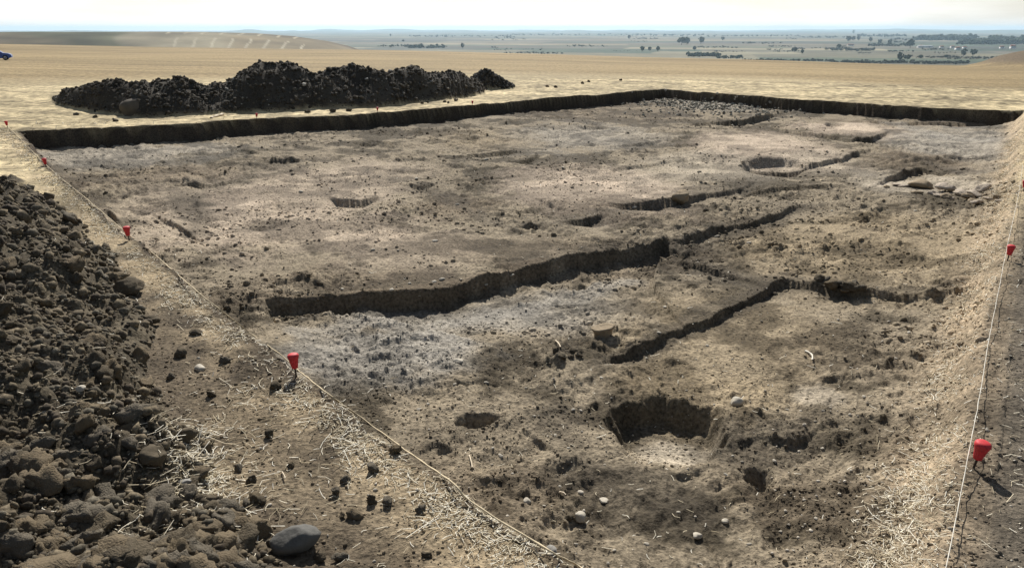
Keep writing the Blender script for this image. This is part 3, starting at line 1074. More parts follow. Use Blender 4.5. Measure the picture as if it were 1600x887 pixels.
LANDMARKS = [(1043, 665, 'the round hole'), (745, 652, 'the small hollow'), (1187, 745, 'the little deep hole'), (943, 508, 'the half-buried vessel'), (463, 575, 'the near left peg'),
             (202, 370, 'the second left peg'), (430, 500, 'the left end of the deep cut'), (700, 470, 'the middle of the deep cut'), (1030, 390, 'the right end of the deep cut'), (1150, 633, 'the white rounded stone'),
             (1100, 490, 'the diagonal crack'), (1315, 448, 'the lumps in the crack'), (1480, 300, 'the stone row'), (1063, 312, 'the tan boulder'), (1213, 254, 'the dark pit in the upper floor'),
             (555, 308, 'the crescent hollow'), (885, 550, 'the dark soil clump'), (463, 845, 'the large grey stone'), (862, 862, 'the triangular stone'), (907, 808, 'the stone with a dark clod'), (310, 765, 'the straw patch'),
             (239, 505, 'the single dark clod'), (200, 455, 'the wide dark clod'), (1262, 557, 'the white bone'), (716, 563, 'the flat white stone'), (824, 782, 'the squarish pale stone'), (1089, 838, 'the flat white pebble'),
             (213, 172, 'the round boulder'), (401, 183, 'the left peg on the far edge'), (590, 174, 'the middle peg on the far edge'), (738, 164, 'the right peg on the far edge'), (1036, 139, 'the far corner of the dig'), (1521, 715, 'the near right peg'),
             (943, 780, 'the flat stone on the dark patch'), (820, 240, 'the low curved edge in the upper floor'), (930, 290, 'the pinkish patch'), (620, 545, 'the grey patch'), (640, 443, 'the brim of the deep cut')]
USED = {}


def place_label(base, x, y):
    """say where a small thing lies by the nearest findable landmarks"""
    order_ = sorted(LANDMARKS, key=lambda l: math.hypot(l[0] - x, 1.6 * (l[1] - y)))
    for l in order_[:9]:
        dx_, dy_ = x - l[0], 1.6 * (y - l[1])
        if abs(dx_) > abs(dy_):
            w = 'left of' if dx_ < 0 else 'right of'
        else:
            w = 'behind' if dy_ < 0 else 'in front of'
        for pre in ('', 'somewhat farther '):
            t = base + ' ' + pre + w + ' ' + l[2]
            if t not in USED and len(t.split()) <= 16 and not pre:
                USED[t] = 1
                return t
    l = order_[0]
    t = base + ' ' + 'among others near ' + l[2]
    USED[t] = 1
    return t


# ------------------------------------------------------------------ clods of the near heap
rg = np.random.default_rng(11)
BIG = []
for k in range(12):
    P, T = clod_shape(3, 500 + k, 0.88, 0.42, 9)
    for mi, mt in enumerate(M_CLODS):
        me = np_mesh('clod', P, T, mt, None, False)
        BIG.append(me)
SMALL = [clod_shape(1, 560 + k, 0.9, 0.42, 6) for k in range(10)]

n = 52000
th = rg.uniform(-0.78, 0.0, n)
rd = np.exp(rg.uniform(math.log(2.6), math.log(17.5), n))
cx, cy = rd * np.sin(th), rd * np.cos(th)
cz, cc, zz = terrain(cx, cy, True)
px, py, ok = seen(cx, cy, cz)
q = (zz == 3) & ok
cx, cy, cz, px, py, rd = cx[q], cy[q], cz[q], px[q], py[q], rd[q]
n = len(cx)
size = 0.011 * (1 - rg.random(n)) ** -0.5
low = smooth(560, 760, py) * smooth(460, 330, px)
size = np.clip(size, 0.011, 0.042) * (1 + 0.35 * low) * np.clip(rd / 5.5, 0.85, 2.6)
bigq = rg.random(n) < (0.005 + 0.020 * low)
size = np.where(bigq, rg.uniform(0.045, 0.118, n) * np.where(low > .3, 1.0, np.clip(rd / 7, .8, 1.7)), size)
show = size / np.hypot(rd, CAM_Z)
order = np.argsort(-show)
top = order[:290]
rest = np.concatenate([rg.permutation(order[290:5000])[:1500], rg.permutation(order[5000:])[:5200]])
for i in top:
    o = link('clod', BIG[rg.integers(len(BIG))], near_heap)
    sc = size[i]
    o.scale = (sc * rg.uniform(.85, 1.2), sc * rg.uniform(.85, 1.2), sc * rg.uniform(.8, 1.1))
    o.rotation_euler = (rg.normal(0, .5), rg.normal(0, .5), rg.uniform(0, 6.28))
    o.location = (cx[i] - heap_loc[0], cy[i] - heap_loc[1], cz[i] - 0.05 * sc - heap_loc[2])
pos = np.stack([cx[rest], cy[rest], cz[rest] + 0.2 * size[rest]], 1) - np.array(heap_loc)
cl = np.array([(.110, .089, .060), (.145, .117, .077), (.120, .104, .076), (.078, .063, .045)])[rg.integers(0, 4, len(rest))] * rg.uniform(.75, 1.3, (len(rest), 1))
link('small_clods', scatter_mesh('small_clods', SMALL, pos, size[rest], cl, M_PIECE, rg, 0.8), near_heap, kind='stuff')

# stones and larger pieces singled out on the heap's foot and along the strip
PAIRS = 0


def lump(name, px_, py_, w, mat, label, cat, group=None, z0=0.0, seed=0, flat=0.8, sink=0.25, rot=None, aspect=1.0, cuts=6, rough=0.28, level=3):
    x, y, z = at_px(px_, py_, z0)
    if name == 'boulder':
        x, y = (float(t) for t in ground(px_, py_))
        z = 0.0
    m_, s_ = pxm(px_, py_, z)
    r_ = 0.5 * w * m_
    P, T = clod_shape(level, seed, flat, rough, cuts)
    P = P * np.array([aspect, 1.0, 1.0])
    o = link(name, np_mesh(name, P * r_, T, mat, None, False), None, label, cat, group)
    hgt = r_ * flat
    o.location = (x, y, z + hgt * (1 - 2 * sink))
    o.rotation_euler = (random.uniform(-.2, .2), random.uniform(-.2, .2), random.uniform(0, 6.28) if rot is None else rot)
    return o


lump('stone', 463, 856, 52, M_STONE3, 'large smooth dark grey stone at the foot of the near heap', 'stone', seed=601, flat=.72, rough=.12, cuts=3, sink=.12, rot=.3, aspect=1.15)
lump('clod', 200, 458, 40, M_CLODS[0], 'wide dark clod on the strip between heap and twine, left of the deep cut', 'clod', seed=602, flat=.62, sink=.15, rot=.2, aspect=1.25)
lump('clod', 239, 507, 19, M_CLODS[0], 'single dark clod on the strip just below the wide clod', 'clod', seed=603, sink=.12)
lump('clod', 76, 314, 15, M_CLODS[0], 'blocky dark clod standing alone near the top of the heap', 'clod', seed=604, flat=.95, sink=.12)
lump('clod', 306, 521, 18, M_CLODS[0], 'flat dark clod lying on the strip beside the deep cut', 'clod', seed=605, flat=.5)
lump('clod', 284, 556, 20, M_CLODS[0], 'dark clod touching a pale pebble on the strip', 'clod', seed=606)
lump('clod', 290, 690, 30, M_CLODS[0], 'round dark clod at the heap edge above the straw patch', 'clod', seed=607, sink=.1)
lump('clod', 241, 722, 36, M_CLODS[0], 'big dark clod on the heap toe left of the straw patch', 'clod', seed=608, sink=.1)
lump('stone', 313, 577, 16, M_STONE, 'pale rounded pebble on the strip among dark clods', 'stone', seed=609, flat=.55, rough=.08, cuts=2, sink=.2)
lump('stone', 290, 756, 20, M_STONE2, 'light grey flat stone in the straw patch', 'stone', seed=610, flat=.45, rough=.1, cuts=4, sink=.2)
lump('stone', 127, 610, 13, M_STONE, 'small white pebble on the dark slope of the near heap', 'stone', seed=611, flat=.6, rough=.08, cuts=2, sink=.1)
lump('stone', 862, 864, 28, M_STONE2, 'grey triangular stone beside the twine at the bottom edge', 'stone', seed=612, flat=.7, rough=.1, cuts=9, sink=.2, level=2)
lump('stone', 907, 812, 20, M_STONE, 'pale stone with a dark clod beside it on the near floor', 'stone', z0=-.6, seed=613, flat=.75, rough=.14, cuts=4, sink=.15)
lump('clod', 890, 812, 14, M_CLODS[0], 'dark clod against the pale stone on the near floor', 'clod', z0=-.6, seed=614, sink=.15)
lump('stone', 1150, 633, 20, M_STONE, 'white rounded stone right of the round hole', 'stone', z0=-.55, seed=615, flat=.75, rough=.08, cuts=2, sink=.12)
lump('stone', 716, 565, 17, M_STONE, 'flat white stone on the grey floor below the deep cut', 'stone', z0=-.6, seed=616, flat=.35, rough=.1, cuts=3)
lump('stone', 824, 784, 13, M_STONE, 'squarish pale stone on the floor left of the dark soil patch', 'stone', z0=-.55, seed=617, flat=.6, rough=.1, cuts=6)
lump('stone', 907, 770, 10, M_STONE, 'small white pebble on the dark soil patch', 'stone', z0=-.55, seed=618, flat=.6, rough=.08, cuts=2)
lump('stone', 943, 782, 16, M_STONE, 'flat pale stone on the dark soil patch', 'stone', z0=-.55, seed=619, flat=.3, rough=.1, cuts=4)
lump('stone', 1089, 838, 17, M_STONE, 'flat white pebble near the bottom edge right of the dark patch', 'stone', z0=-.55, seed=620, flat=.4, rough=.08, cuts=3)
lump('stone', 1063, 317, 28, M_CLAY, 'tan boulder at the end of the narrow step in mid floor', 'stone', z0=-.5, seed=621, flat=.95, rough=.2, cuts=7, sink=.15)
lump('boulder', 213, 181, 38, M_BOULDER, 'round brown boulder leaning on the front of the long heap', 'boulder', seed=641, flat=.85, rough=.16, cuts=2, sink=.27)
lump('stone', 1133, 815, 10, M_STONE, 'small pale pebble at the right of the flat white pebble', 'stone', z0=-.55, seed=623, flat=.6, rough=.08, cuts=2)

# loose clods scattered over the strip left of the twine
pts = [(393, 752), (372, 735), (430, 607), (421, 680), (553, 806), (535, 806), (580, 785), (606, 785), (657, 798), (400, 780), (410, 786), (385, 790), (540, 752),
                     (340, 840), (360, 848), (395, 846), (318, 838), (420, 850), (500, 872), (530, 875), (300, 820), (345, 812), (372, 820), (160, 430), (268, 590), (330, 618), (352, 566),
                     (668, 868), (525, 770), (455, 728), (110, 345), (150, 395), (620, 705), (585, 735)]
x, y, z = surf_many(pts, 0.0)
for k in range(len(x)):
    o = link('clod', BIG[rg.integers(len(BIG))], None, place_label('small dark clod on the strip', *pts[k]), 'clod', 'small clods on the strip left of the twine')
    r_ = rg.uniform(5.5, 10) * math.hypot(math.hypot(x[k], y[k]), CAM_Z) / F
    o.scale = (r_ * rg.uniform(.8, 1.3), r_, r_ * rg.uniform(.8, 1.1))
    o.rotation_euler = (rg.normal(0, .4), rg.normal(0, .4), rg.uniform(0, 6.28))
    o.location = (x[k], y[k], z[k] + r_ * 0.5)

# small pale stones one can pick out on the floor
PEB = [np_mesh('stone', *clod_shape(2, 650 + k, .6, .10, 3), M_STONE, None, False) for k in range(5)]
pts = [(640, 443), (612, 453), (678, 441), (690, 437), (535, 452), (622, 392), (582, 391), (680, 377), (715, 320), (760, 445), (800, 430), (895, 640), (888, 700), (868, 680), (742, 690),
       (770, 700), (782, 712), (875, 760), (835, 650), (710, 600), (760, 598), (1040, 480), (1105, 540), (1190, 560), (1285, 700), (1330, 735), (1210, 720), (1145, 712), (1135, 742), (940, 590),
       (1060, 800), (1010, 850), (960, 860), (900, 850), (950, 880), (850, 790), (1220, 830), (1240, 860), (1170, 850), (1275, 810), (1340, 800), (1230, 640), (600, 600), (540, 560), (655, 640), (1400, 560), (1350, 620),
       (990, 325), (1120, 370), (1170, 380), (1430, 330), (1300, 330), (470, 300), (650, 280), (880, 262), (760, 250), (1010, 560), (1030, 520), (1310, 500), (1420, 520)]
x, y, z = surf_many(pts, FLOOR)
for k in range(len(x)):
    o = link('stone', PEB[k % 5], None, place_label('small pale pebble', *pts[k]), 'stone', 'small pebbles on the excavation floor')
    r_ = rg.uniform(2.2, 4.2) * math.hypot(math.hypot(x[k], y[k]), CAM_Z) / F
    o.scale = (r_ * rg.uniform(.8, 1.5), r_, r_ * rg.uniform(.7, 1.1))
    o.rotation_euler = (rg.normal(0, .2), rg.normal(0, .2), rg.uniform(0, 6.28))
    o.location = (x[k], y[k], z[k] + r_ * 0.15)

# gravel and crumbs over floor and strip, far too many to count
n = 110000
th = rg.uniform(-0.70, 0.70, n)
rd = np.exp(rg.uniform(math.log(3.0), math.log(20), n))
gx, gy = rd * np.sin(th), rd * np.cos(th)
gz, gc, zz = terrain(gx, gy, True)
_, _, ok = seen(gx, gy, gz)
clump = fbm(gx, gy, 1.2, 3, 401)
q = ok & (((zz == 1) & (clump > rg.uniform(-.35, .45, n))) | ((zz == 2) & (clump > rg.uniform(-.5, .6, n))))
gx, gy, gz, gc, rd = gx[q][:17000], gy[q][:17000], gz[q][:17000], gc[q][:17000], rd[q][:17000]
n = len(gx)
sz = 0.0060 * (1 - rg.random(n)) ** -0.40
sz = np.clip(sz, 0, .022) * (0.8 + rd / 40)
kind_ = rg.random(n)
gcol = np.where((kind_ < .10)[:, None], np.array((.46, .41, .33)), gc * 1.02) * rg.uniform(.7, 1.2, (n, 1))
TINY = [clod_shape(1, 700 + k, .7, .25, 4) for k in range(6)]
sub = rg.random(n) < 2
link('gravel', scatter_mesh('gravel', [ (P, T) for P, T in [clod_shape(1, 700 + k, .7, .2, 4) for k in range(5)]], np.stack([gx, gy, gz + .15 * sz], 1), sz, np.clip(gcol, .02, .8), M_PIECE, rg, .5),
     label='crumbs of earth and gravel strewn over the excavation', kind='stuff')

# larger crumbs on the upper floor
n = 26000
th = rg.uniform(-0.66, 0.66, n)
rd = np.exp(rg.uniform(math.log(8.5), math.log(34), n))
gx, gy = rd * np.sin(th), rd * np.cos(th)
gz, gc, zz = terrain(gx, gy, True)
q = (zz == 1) & (fbm(gx, gy, 1.6, 3, 405) > rg.uniform(-.15, .5, n))
gx, gy, gz, gc = gx[q][:6500], gy[q][:6500], gz[q][:6500], gc[q][:6500]
n = len(gx)
sz = np.clip(.014 * (1 - rg.random(n)) ** -.45, 0, .055)
link('earth_crumbs', scatter_mesh('earth_crumbs', SMALL, np.stack([gx, gy, gz], 1), sz, np.clip(gc * 1.15 * rg.uniform(.75, 1.3, (n, 1)), .02, .8), M_PIECE, rg, .5),
     label='earth crumbs strewn over the upper floor of the dig', kind='stuff')

# rubble in the far corner of the dig
n = 1500
a_ = ell(1120, 161, 110, 14)
u = rg.normal(0, .5, (n, 2))
bx = a_[0][0] + u[:, 0] * a_[1] * math.cos(a_[3]) + u[:, 1] * a_[2] * math.sin(a_[3])
by = a_[0][1] - u[:, 0] * a_[1] * math.sin(a_[3]) + u[:, 1] * a_[2] * math.cos(a_[3])
bz, _, zz = terrain(bx, by, True)
q = zz == 1
bx, by, bz = bx[q], by[q], bz[q]
n = len(bx)
link('rubble', scatter_mesh('rubble', SMALL, np.stack([bx, by, bz + .03], 1), rg.uniform(.03, .085, n), np.array((.33, .30, .24)) * rg.uniform(.6, 1.4, (n, 1)), M_PIECE, rg, .6),
     label='pale rubble spread in the far corner of the dig', kind='stuff')

# clods lying on the two far heaps
for parent, loc_, prof_, dep_, cnt, col_, szr in ((long_heap, long_loc, HP, 2.3, 5600, (.066, .056, .042), (.022, .095)), (small_pile, pile_loc, PP, 1.2, 700, (.056, .051, .044), (.035, .11))):
    n = cnt * 2
    ta = rg.uniform(prof_[0][0], prof_[0][-1], n)
    tr = np.interp(ta, prof_[0], prof_[1]) + rg.uniform(-.1, 1.35, n) * dep_
    hx, hy = tr * np.sin(ta), tr * np.cos(ta)
    hz_, _, zz = terrain(hx, hy, True)
    q = (zz == 4) | (zz == 5)
    hx, hy, hz_ = hx[q][:cnt], hy[q][:cnt], hz_[q][:cnt]
    n = len(hx)
    s_ = np.clip(szr[0] * (1 - rg.random(n)) ** -.5, szr[0], szr[1])
    pale = (rg.random(n) < .02)[:, None]
    ccol = np.where(pale, np.array((.3, .28, .24)), np.array(col_)) * rg.uniform(.6, 1.6, (n, 1))
    link('small_clods', scatter_mesh('small_clods', SMALL, np.stack([hx, hy, hz_ + .25 * s_], 1) - np.array(loc_), s_, ccol, M_PIECE, rg, .8), parent, kind='stuff')
# clods that rolled off the long heap towards the cut edge
pts = [(660, 162), (668, 161), (695, 160), (700, 161), (712, 158), (480, 176), (520, 175), (545, 174), (855, 136), (868, 137), (910, 131), (970, 126), (920, 128), (150, 184), (120, 180), (180, 190)]
x, y, z = surf_many(pts, 0.0)
for k in range(len(x)):
    o = link('clod', BIG[rg.integers(len(BIG))], None, place_label('dark clod on the field edge', *pts[k]), 'clod', 'clods between long heap and cut edge')
    r_ = rg.uniform(.05, .11)
    o.scale = (r_ * 1.2, r_, r_)
    o.rotation_euler = (0, 0, rg.uniform(0, 6.28))
    o.location = (x[k], y[k], z[k] + r_ * .5)

# ------------------------------------------------------------------ straw and stubble
def straw_mesh(name, sx, sy, length, width, lift, colour, rg, upright=0.0):
    n = len(sx)
    sz_ = terrain(sx, sy)
    a = rg.uniform(0, 2 * math.pi, n)
    el = rg.normal(0.10, 0.18, n) if upright == 0 else rg.normal(upright, .25, n)
    d = np.stack([np.cos(a) * np.cos(el), np.sin(a) * np.cos(el), np.sin(el)], 1)
    sidev = np.stack([-np.sin(a), np.cos(a), np.zeros(n)], 1) * (width / 2)[:, None]
    upv = np.cross(d, sidev / (width / 2)[:, None]) * (-(width / 2) * .6)[:, None]
    c = np.stack([sx, sy, sz_ + lift], 1)
    bend = rg.normal(0, .12, n)[:, None] * length[:, None] * (sidev / (width / 2)[:, None])
    L = length[:, None] / 2
    start = c - d * L if upright == 0 else c
    mid = c + bend if upright == 0 else c + d * L + bend
    end = c + d * L if upright == 0 else c + d * 2 * L
    V = np.stack([start - sidev, start + sidev, start + upv * 2, mid - sidev, mid + sidev, mid + upv * 2, end - sidev, end + sidev, end + upv * 2], 1).reshape(-1, 3)
    quads = np.array([[0, 1, 4, 3], [1, 2, 5, 4], [2, 0, 3, 5], [3, 4, 7, 6], [4, 5, 8, 7], [5, 3, 6, 8]])
    Qs = (quads[None] + (np.arange(n) * 9)[:, None, None]).reshape(-1, 4)
    return np_mesh(name, V, Qs, M_STRAW, np.repeat(colour, 9, axis=0), False)


def along(pxpts, n, rg, spread, z=0.0, off=0.0):
    P = np.array([ground(*p, z) for p in pxpts])
    seg = np.hypot(*np.diff(P, axis=0).T)
    # denser towards the camera, where single straws show
    w = seg / (np.hypot(*((P[1:] + P[:-1]) / 2).T) ** 0.9)
    k = rg.choice(len(seg), n, p=w / w.sum())
    t = rg.random(n)
    b = P[k] * (1 - t)[:, None] + P[k + 1] * t[:, None]
    d = (P[k + 1] - P[k]) / seg[k][:, None]
    nrm = np.stack([-d[:, 1], d[:, 0]], 1)
    return b + nrm * (rg.normal(0, spread, n) + off)[:, None]


def straw_cols(n, rg):
    return np.array([(.72, .65, .50), (.58, .50, .35), (.82, .77, .64), (.42, .35, .23)])[rg.integers(0, 4, n)] * rg.uniform(.8, 1.15, (n, 1))


def put_straw(name, p, label, rg, lmul=1.0):
    dist = np.hypot(p[:, 0], p[:, 1])
    p = p[(dist > 2.4) & (dist < 32)]
    n = len(p)
    dist = np.hypot(p[:, 0], p[:, 1])
    ln = np.clip(rg.lognormal(math.log(.052), .6, n), .015, .28) * lmul
    wd = np.clip(.0028 + .0005 * dist, .0035, .012)
    link(name, straw_mesh(name, p[:, 0], p[:, 1], ln, wd, rg.uniform(.004, .02, n), straw_cols(n, rg), rg), label=label, kind='stuff')


LEFT_LINE = [(12, 200), (73, 262), (203, 372), (330, 478), (463, 585), (560, 660), (700, 757), (880, 884), (1000, 968)]
RIGHT_LINE = [(1600, 215), (1592, 292), (1571, 397), (1546, 520), (1514, 700), (1472, 887), (1430, 1060)]
p1 = along(LEFT_LINE, 9500, rg, .12, off=-.15)
p1 = p1[fbm(p1[:, 0], p1[:, 1], .8, 3, 501) > rg.uniform(-.45, .35, len(p1))]
put_straw('straw', p1, 'dry straw strewn along the left twine', rg, .75)
p2 = along(RIGHT_LINE, 9000, rg, .13, -.2, off=-.28)
p2 = p2[fbm(p2[:, 0], p2[:, 1], .7, 3, 503) > rg.uniform(-.45, .35, len(p2))]
put_straw('straw', p2, 'dry straw lying on the right bank of the dig', rg, .85)
c_ = [ell(310, 765, 60, 70, 0), ell(300, 740, 30, 50, 0), ell(260, 850, 70, 30, 0.1), ell(330, 690, 60, 30, 0), ell(560, 690, 60, 40, 0), ell(180, 640, 120, 60, .3), ell(240, 430, 60, 40, 0), ell(400, 620, 90, 60, 0), ell(120, 420, 60, 60, .2), ell(680, 800, 60, 40, 0), ell(450, 760, 120, 80, 0)]
pp = []
for e, cnt in zip(c_, (520, 330, 70, 90, 120, 90, 130, 110, 60, 90, 90)):
    u = rg.normal(0, .5, (cnt, 2))
    pp.append(np.stack([e[0][0] + u[:, 0] * e[1] * math.cos(e[3]) + u[:, 1] * e[2] * math.sin(e[3]), e[0][1] - u[:, 0] * e[1] * math.sin(e[3]) + u[:, 1] * e[2] * math.cos(e[3])], 1))
put_straw('straw', np.concatenate(pp), 'loose straw around the foot of the near heap', rg, 1.35)
# scattered over the floor
n = 1300
th = rg.uniform(-.66, .66, n)
rd = np.exp(rg.uniform(math.log(3.2), math.log(22), n))
put_straw('straw', np.stack([rd * np.sin(th), rd * np.cos(th)], 1), 'single straws blown over the excavation floor', rg, .8)
# right strip
p3 = along(RIGHT_LINE, 1500, rg, .45, 0, off=.6)
put_straw('straw', p3, 'straw on the dark strip right of the white twine', rg)
# standing stubble
n = 5000
th = rg.uniform(-.68, .68, n)
rd = np.exp(rg.uniform(math.log(13), math.log(30), n))
tx, ty = rd * np.sin(th), rd * np.cos(th)
_, tc_, zz = terrain(tx, ty, True)
_, _, ok = seen(tx, ty, 0 * tx)
q = (zz == 0) & ok & (fbm(tx, ty, 1.5, 3, 507) > rg.uniform(-.5, .35, n))
tx, ty, rd = tx[q], ty[q], rd[q]
n = len(tx)
link('stubble', straw_mesh('stubble', tx, ty, rg.uniform(.05, .12, n), .006 + .0004 * rd, np.zeros(n), straw_cols(n, rg), rg, .35), label='cut stubble standing on the field', kind='stuff')

# ------------------------------------------------------------------ marker pegs and twine
def lathe(name, prof, seg, mat):
    V, Qd = [], []
    for (r_, z_) in prof:
        for k in range(seg):
            a = 2 * math.pi * k / seg
            V.append((r_ * math.cos(a), r_ * math.sin(a), z_))
    for i in range(len(prof) - 1):
        for k in range(seg):
            Qd.append((i * seg + k, i * seg + (k + 1) % seg, (i + 1) * seg + (k + 1) % seg, (i + 1) * seg + k))
    return np_mesh(name, np.array(V), np.array(Qd), mat)


ROD = lathe('stake', [(.0001, -.25), (.008, -.25), (.008, .0), (.0085, .10), (.0075, .13), (.0001, .13)], 10, M_IRON)
CAP = lathe('cap', [(.0001, .080), (.020, .080), (.028, .083), (.031, .100), (.036, .130), (.043, .165), (.050, .186), (.052, .200), (.048, .212), (.036, .220), (.018, .223), (.0001, .2235)], 20, M_RED)
PEGS = [((463, 588), 'red capped marker peg on the left twine beside the deep cut', 1.0, .10), ((202, 376), 'red capped peg on the left twine above the wide dark clod', 1.0, -.05),
        ((73, 262), 'small red capped peg on the left twine near the long heap', 1.0, .1), ((12, 200), 'red capped peg at the left corner of the dig', 1.0, 0),
        ((1521, 731), 'nearest red capped peg by the white twine at the lower right', 1.05, -.12), ((1574, 407), 'red capped peg halfway up the right twine', 1.0, .05),
        ((1599, 299), 'red capped peg at the right picture edge', 1.0, 0), ((401, 186), 'tiny red capped peg on the far cut edge before the long heap', .9, .1),
        ((590, 176), 'tiny red capped peg on the middle of the far cut edge', .9, 0), ((738, 165), 'tiny red capped peg on the far cut edge beside the small pile', .9, -.1)]
PEG_AT = []
for (p_, lab, sc, tl) in PEGS:
    x, y, z = at_px(p_[0], p_[1], 0)
    e = empty('marker_peg', (x, y, z), lab, 'peg', 'red capped pegs round the excavation')
    e.scale = (sc, sc, sc)
    e.rotation_euler = (random.uniform(-.06, .06), tl, random.uniform(0, 6))
    link('stake', ROD, e)
    link('cap', CAP, e)
    PEG_AT.append((x, y, z))


def rope(name, pts, rad, mat, label, cat):
    """twisted cord along a smooth line through pts"""
    P = np.array(pts)
    t = np.arange(len(P))
    out = []
    for i in range(len(P) - 1):
        p0 = P[max(i - 1, 0)]; p1_ = P[i]; p2_ = P[i + 1]; p3_ = P[min(i + 2, len(P) - 1)]
        m_ = max(6, int(np.linalg.norm(p2_ - p1_) / .06))
        for k in range(m_):
            s_ = k / m_
            out.append(0.5 * ((2 * p1_) + (-p0 + p2_) * s_ + (2 * p0 - 5 * p1_ + 4 * p2_ - p3_) * s_ ** 2 + (-p0 + 3 * p1_ - 3 * p2_ + p3_) * s_ ** 3))
    out.append(P[-1])
    C = np.array(out)
    C[:, 0] += .006 * vnoise(np.arange(len(C)) / 3.0, np.zeros(len(C)), 9)
    C[:, 2] += .010 * vnoise(np.arange(len(C)) / 4.0, np.ones(len(C)), 10)
    T_ = np.gradient(C, axis=0)
    T_ /= np.linalg.norm(T_, axis=1)[:, None]
    sd_ = np.cross(T_, [0, 0, 1.0]); sd_ /= np.linalg.norm(sd_, axis=1)[:, None]
    up_ = np.cross(sd_, T_)
    seg = 6
    V, Qd = [], []
    for i in range(len(C)):
        tw = i * .6
        for k in range(seg):
            a = 2 * math.pi * k / seg + tw * 0
            rr_ = rad * (1 + .22 * math.cos(2 * (2 * math.pi * k / seg + tw)))
            V.append(C[i] + rr_ * (math.cos(a) * sd_[i] + math.sin(a) * up_[i]))
    for i in range(len(C) - 1):
        for k in range(seg):
            Qd.append((i * seg + k, i * seg + (k + 1) % seg, (i + 1) * seg + (k + 1) % seg, (i + 1) * seg + k))
    return link(name, np_mesh(name, np.array(V), np.array(Qd), mat), None, label, cat)


lx, ly, lz = surf_many([(12, 199), (73, 261), (140, 318), (203, 372), (240, 400), (285, 440), (330, 478), (390, 524), (430, 553), (463, 581), (510, 620), (560, 655), (620, 700), (700, 757), (728, 785), (770, 815), (830, 852), (870, 876), (905, 893), (1000, 968)], 0.0)
rope('twine', [(lx[k], ly[k], lz[k] + .045) for k in range(len(lx))], .0065, M_TWINE, 'straw coloured twine along the left edge of the dig', 'twine')
rx_, ry_, rz_ = surf_many([(1597, 262), (1590, 310), (1570, 402), (1557, 470), (1545, 530), (1530, 620), (1513, 706), (1497, 790), (1480, 875), (1455, 985), (1430, 1100)], 0.0)
rope('twine', [(rx_[k], ry_[k], rz_[k] + .06 + (.06 if k in (2, 6) else 0)) for k in range(len(rx_))], .0030, M_TWINE2, 'thin whitish twine stretched along the right edge of the dig', 'twine')

# bleached sticks and a bone
def stick(name, a, b, z0, rad, mat, label, cat, curve=0.0):
    A = np.array(at_px(*a, z0)); B = np.array(at_px(*b, z0))
    Mid = (A + B) / 2 + np.array([curve, 0, .02])
    pts = [A + [0, 0, .012], Mid + [0, 0, .01], B + [0, 0, .03]]
    return rope(name, pts, rad, mat, label, cat)


stick('bone', (1258, 549), (1269, 565), -.55, .010, M_BONE, 'white curved bone on the sandy floor right of the long crack', 'bone', .03)
stick('stick', (330, 185), (349, 180), 0, .05, M_WOOD, 'pale short stick on the grass before the long heap', 'stick')
stick('stick', (440, 738), (446, 752), 0, .005, M_WOOD, 'thin pale twig on the strip right of the straw patch', 'stick')
stick('stick', (733, 712), (738, 734), -.55, .006, M_WOOD, 'pale splinter standing out of the floor near the small hollow', 'stick')
stick('stick', (874, 770), (884, 777), -.55, .007, M_WOOD, 'white splinter on the dark soil patch', 'stick')
stick('stick', (868, 533), (876, 545), -.55, .008, M_WOOD, 'white splinter beside the dark soil clump', 'stick')
stick('stick', (195, 885), (205, 850), .1, .005, M_WOOD, 'long straw stalk on the heap at the bottom edge', 'stick')

# ------------------------------------------------------------------ half-buried vessel
x, y, z = at_px(942, 523, -.6)
m_, s_ = pxm(942, 523, z)
W = 17 * m_
prof = []
V, Qd = [], []
seg = 28
rings = [(.74, -.15), (.74, .02), (.76, .16), (.82, .32), (.93, .46), (1.0, .56), (1.0, .62), (.92, .65), (.70, .63), (.40, .62), (.001, .61)]
for i, (rr_, hz2) in enumerate(rings):
    for k in range(seg):
        a = 2 * math.pi * k / seg
        wob = 1 + .10 * math.sin(2 * a + 1) + .05 * math.sin(5 * a) + .03 * math.sin(9 * a + 2 * i)
        tilt = (.06 * math.sin(a) + .14 * math.cos(a)) * (i > 2)
        V.append((rr_ * W * wob * math.cos(a), .75 * rr_ * W * wob * math.sin(a), hz2 * W * 1.25 + tilt * W * rr_))
for i in range(len(rings) - 1):
    for k in range(seg):
        Qd.append((i * seg + k, i * seg + (k + 1) % seg, (i + 1) * seg + (k + 1) % seg, (i + 1) * seg + k))
o = link('clay_vessel', np_mesh('clay_vessel', np.array(V), np.array(Qd), M_CLAY), None, 'tan half-buried vessel with a dark shaded side standing on the floor', 'vessel')
o.location = (x, y, z)

# ------------------------------------------------------------------ stone footing on the right
fx, fy, fz = at_px(1480, 300, FLOOR)
foot = empty('stone_footing', (fx, fy, fz), 'crooked row of pale flat stones across the right of the floor', 'wall remains')
FST = [(1440, 291, 34, .5), (1468, 294, 22, .5), (1415, 290, 20, .35), (1432, 300, 14, .4), (1458, 302, 18, .6), (1484, 297, 26, .55), (1478, 307, 20, .5), (1487, 309, 12, .4), (1502, 302, 22, .5), (1513, 308, 16, .6),
       (1522, 304, 20, .6), (1530, 298, 20, .7), (1520, 314, 14, .6), (1527, 316, 14, .6), (1546, 311, 14, .5), (1560, 309, 14, .6), (1563, 313, 10, .5), (1400, 288, 14, .4), (1385, 290, 10, .4), (1465, 305, 14, .5)]
FM = [np_mesh('stone', *clod_shape(3, 800 + k, .6, .22, 13), (M_STONE4 if k % 3 else M_CLAY), None, False) for k in range(6)]
x, y, z = surf_many([(a, b + 2) for a, b, c, d in FST], FLOOR)
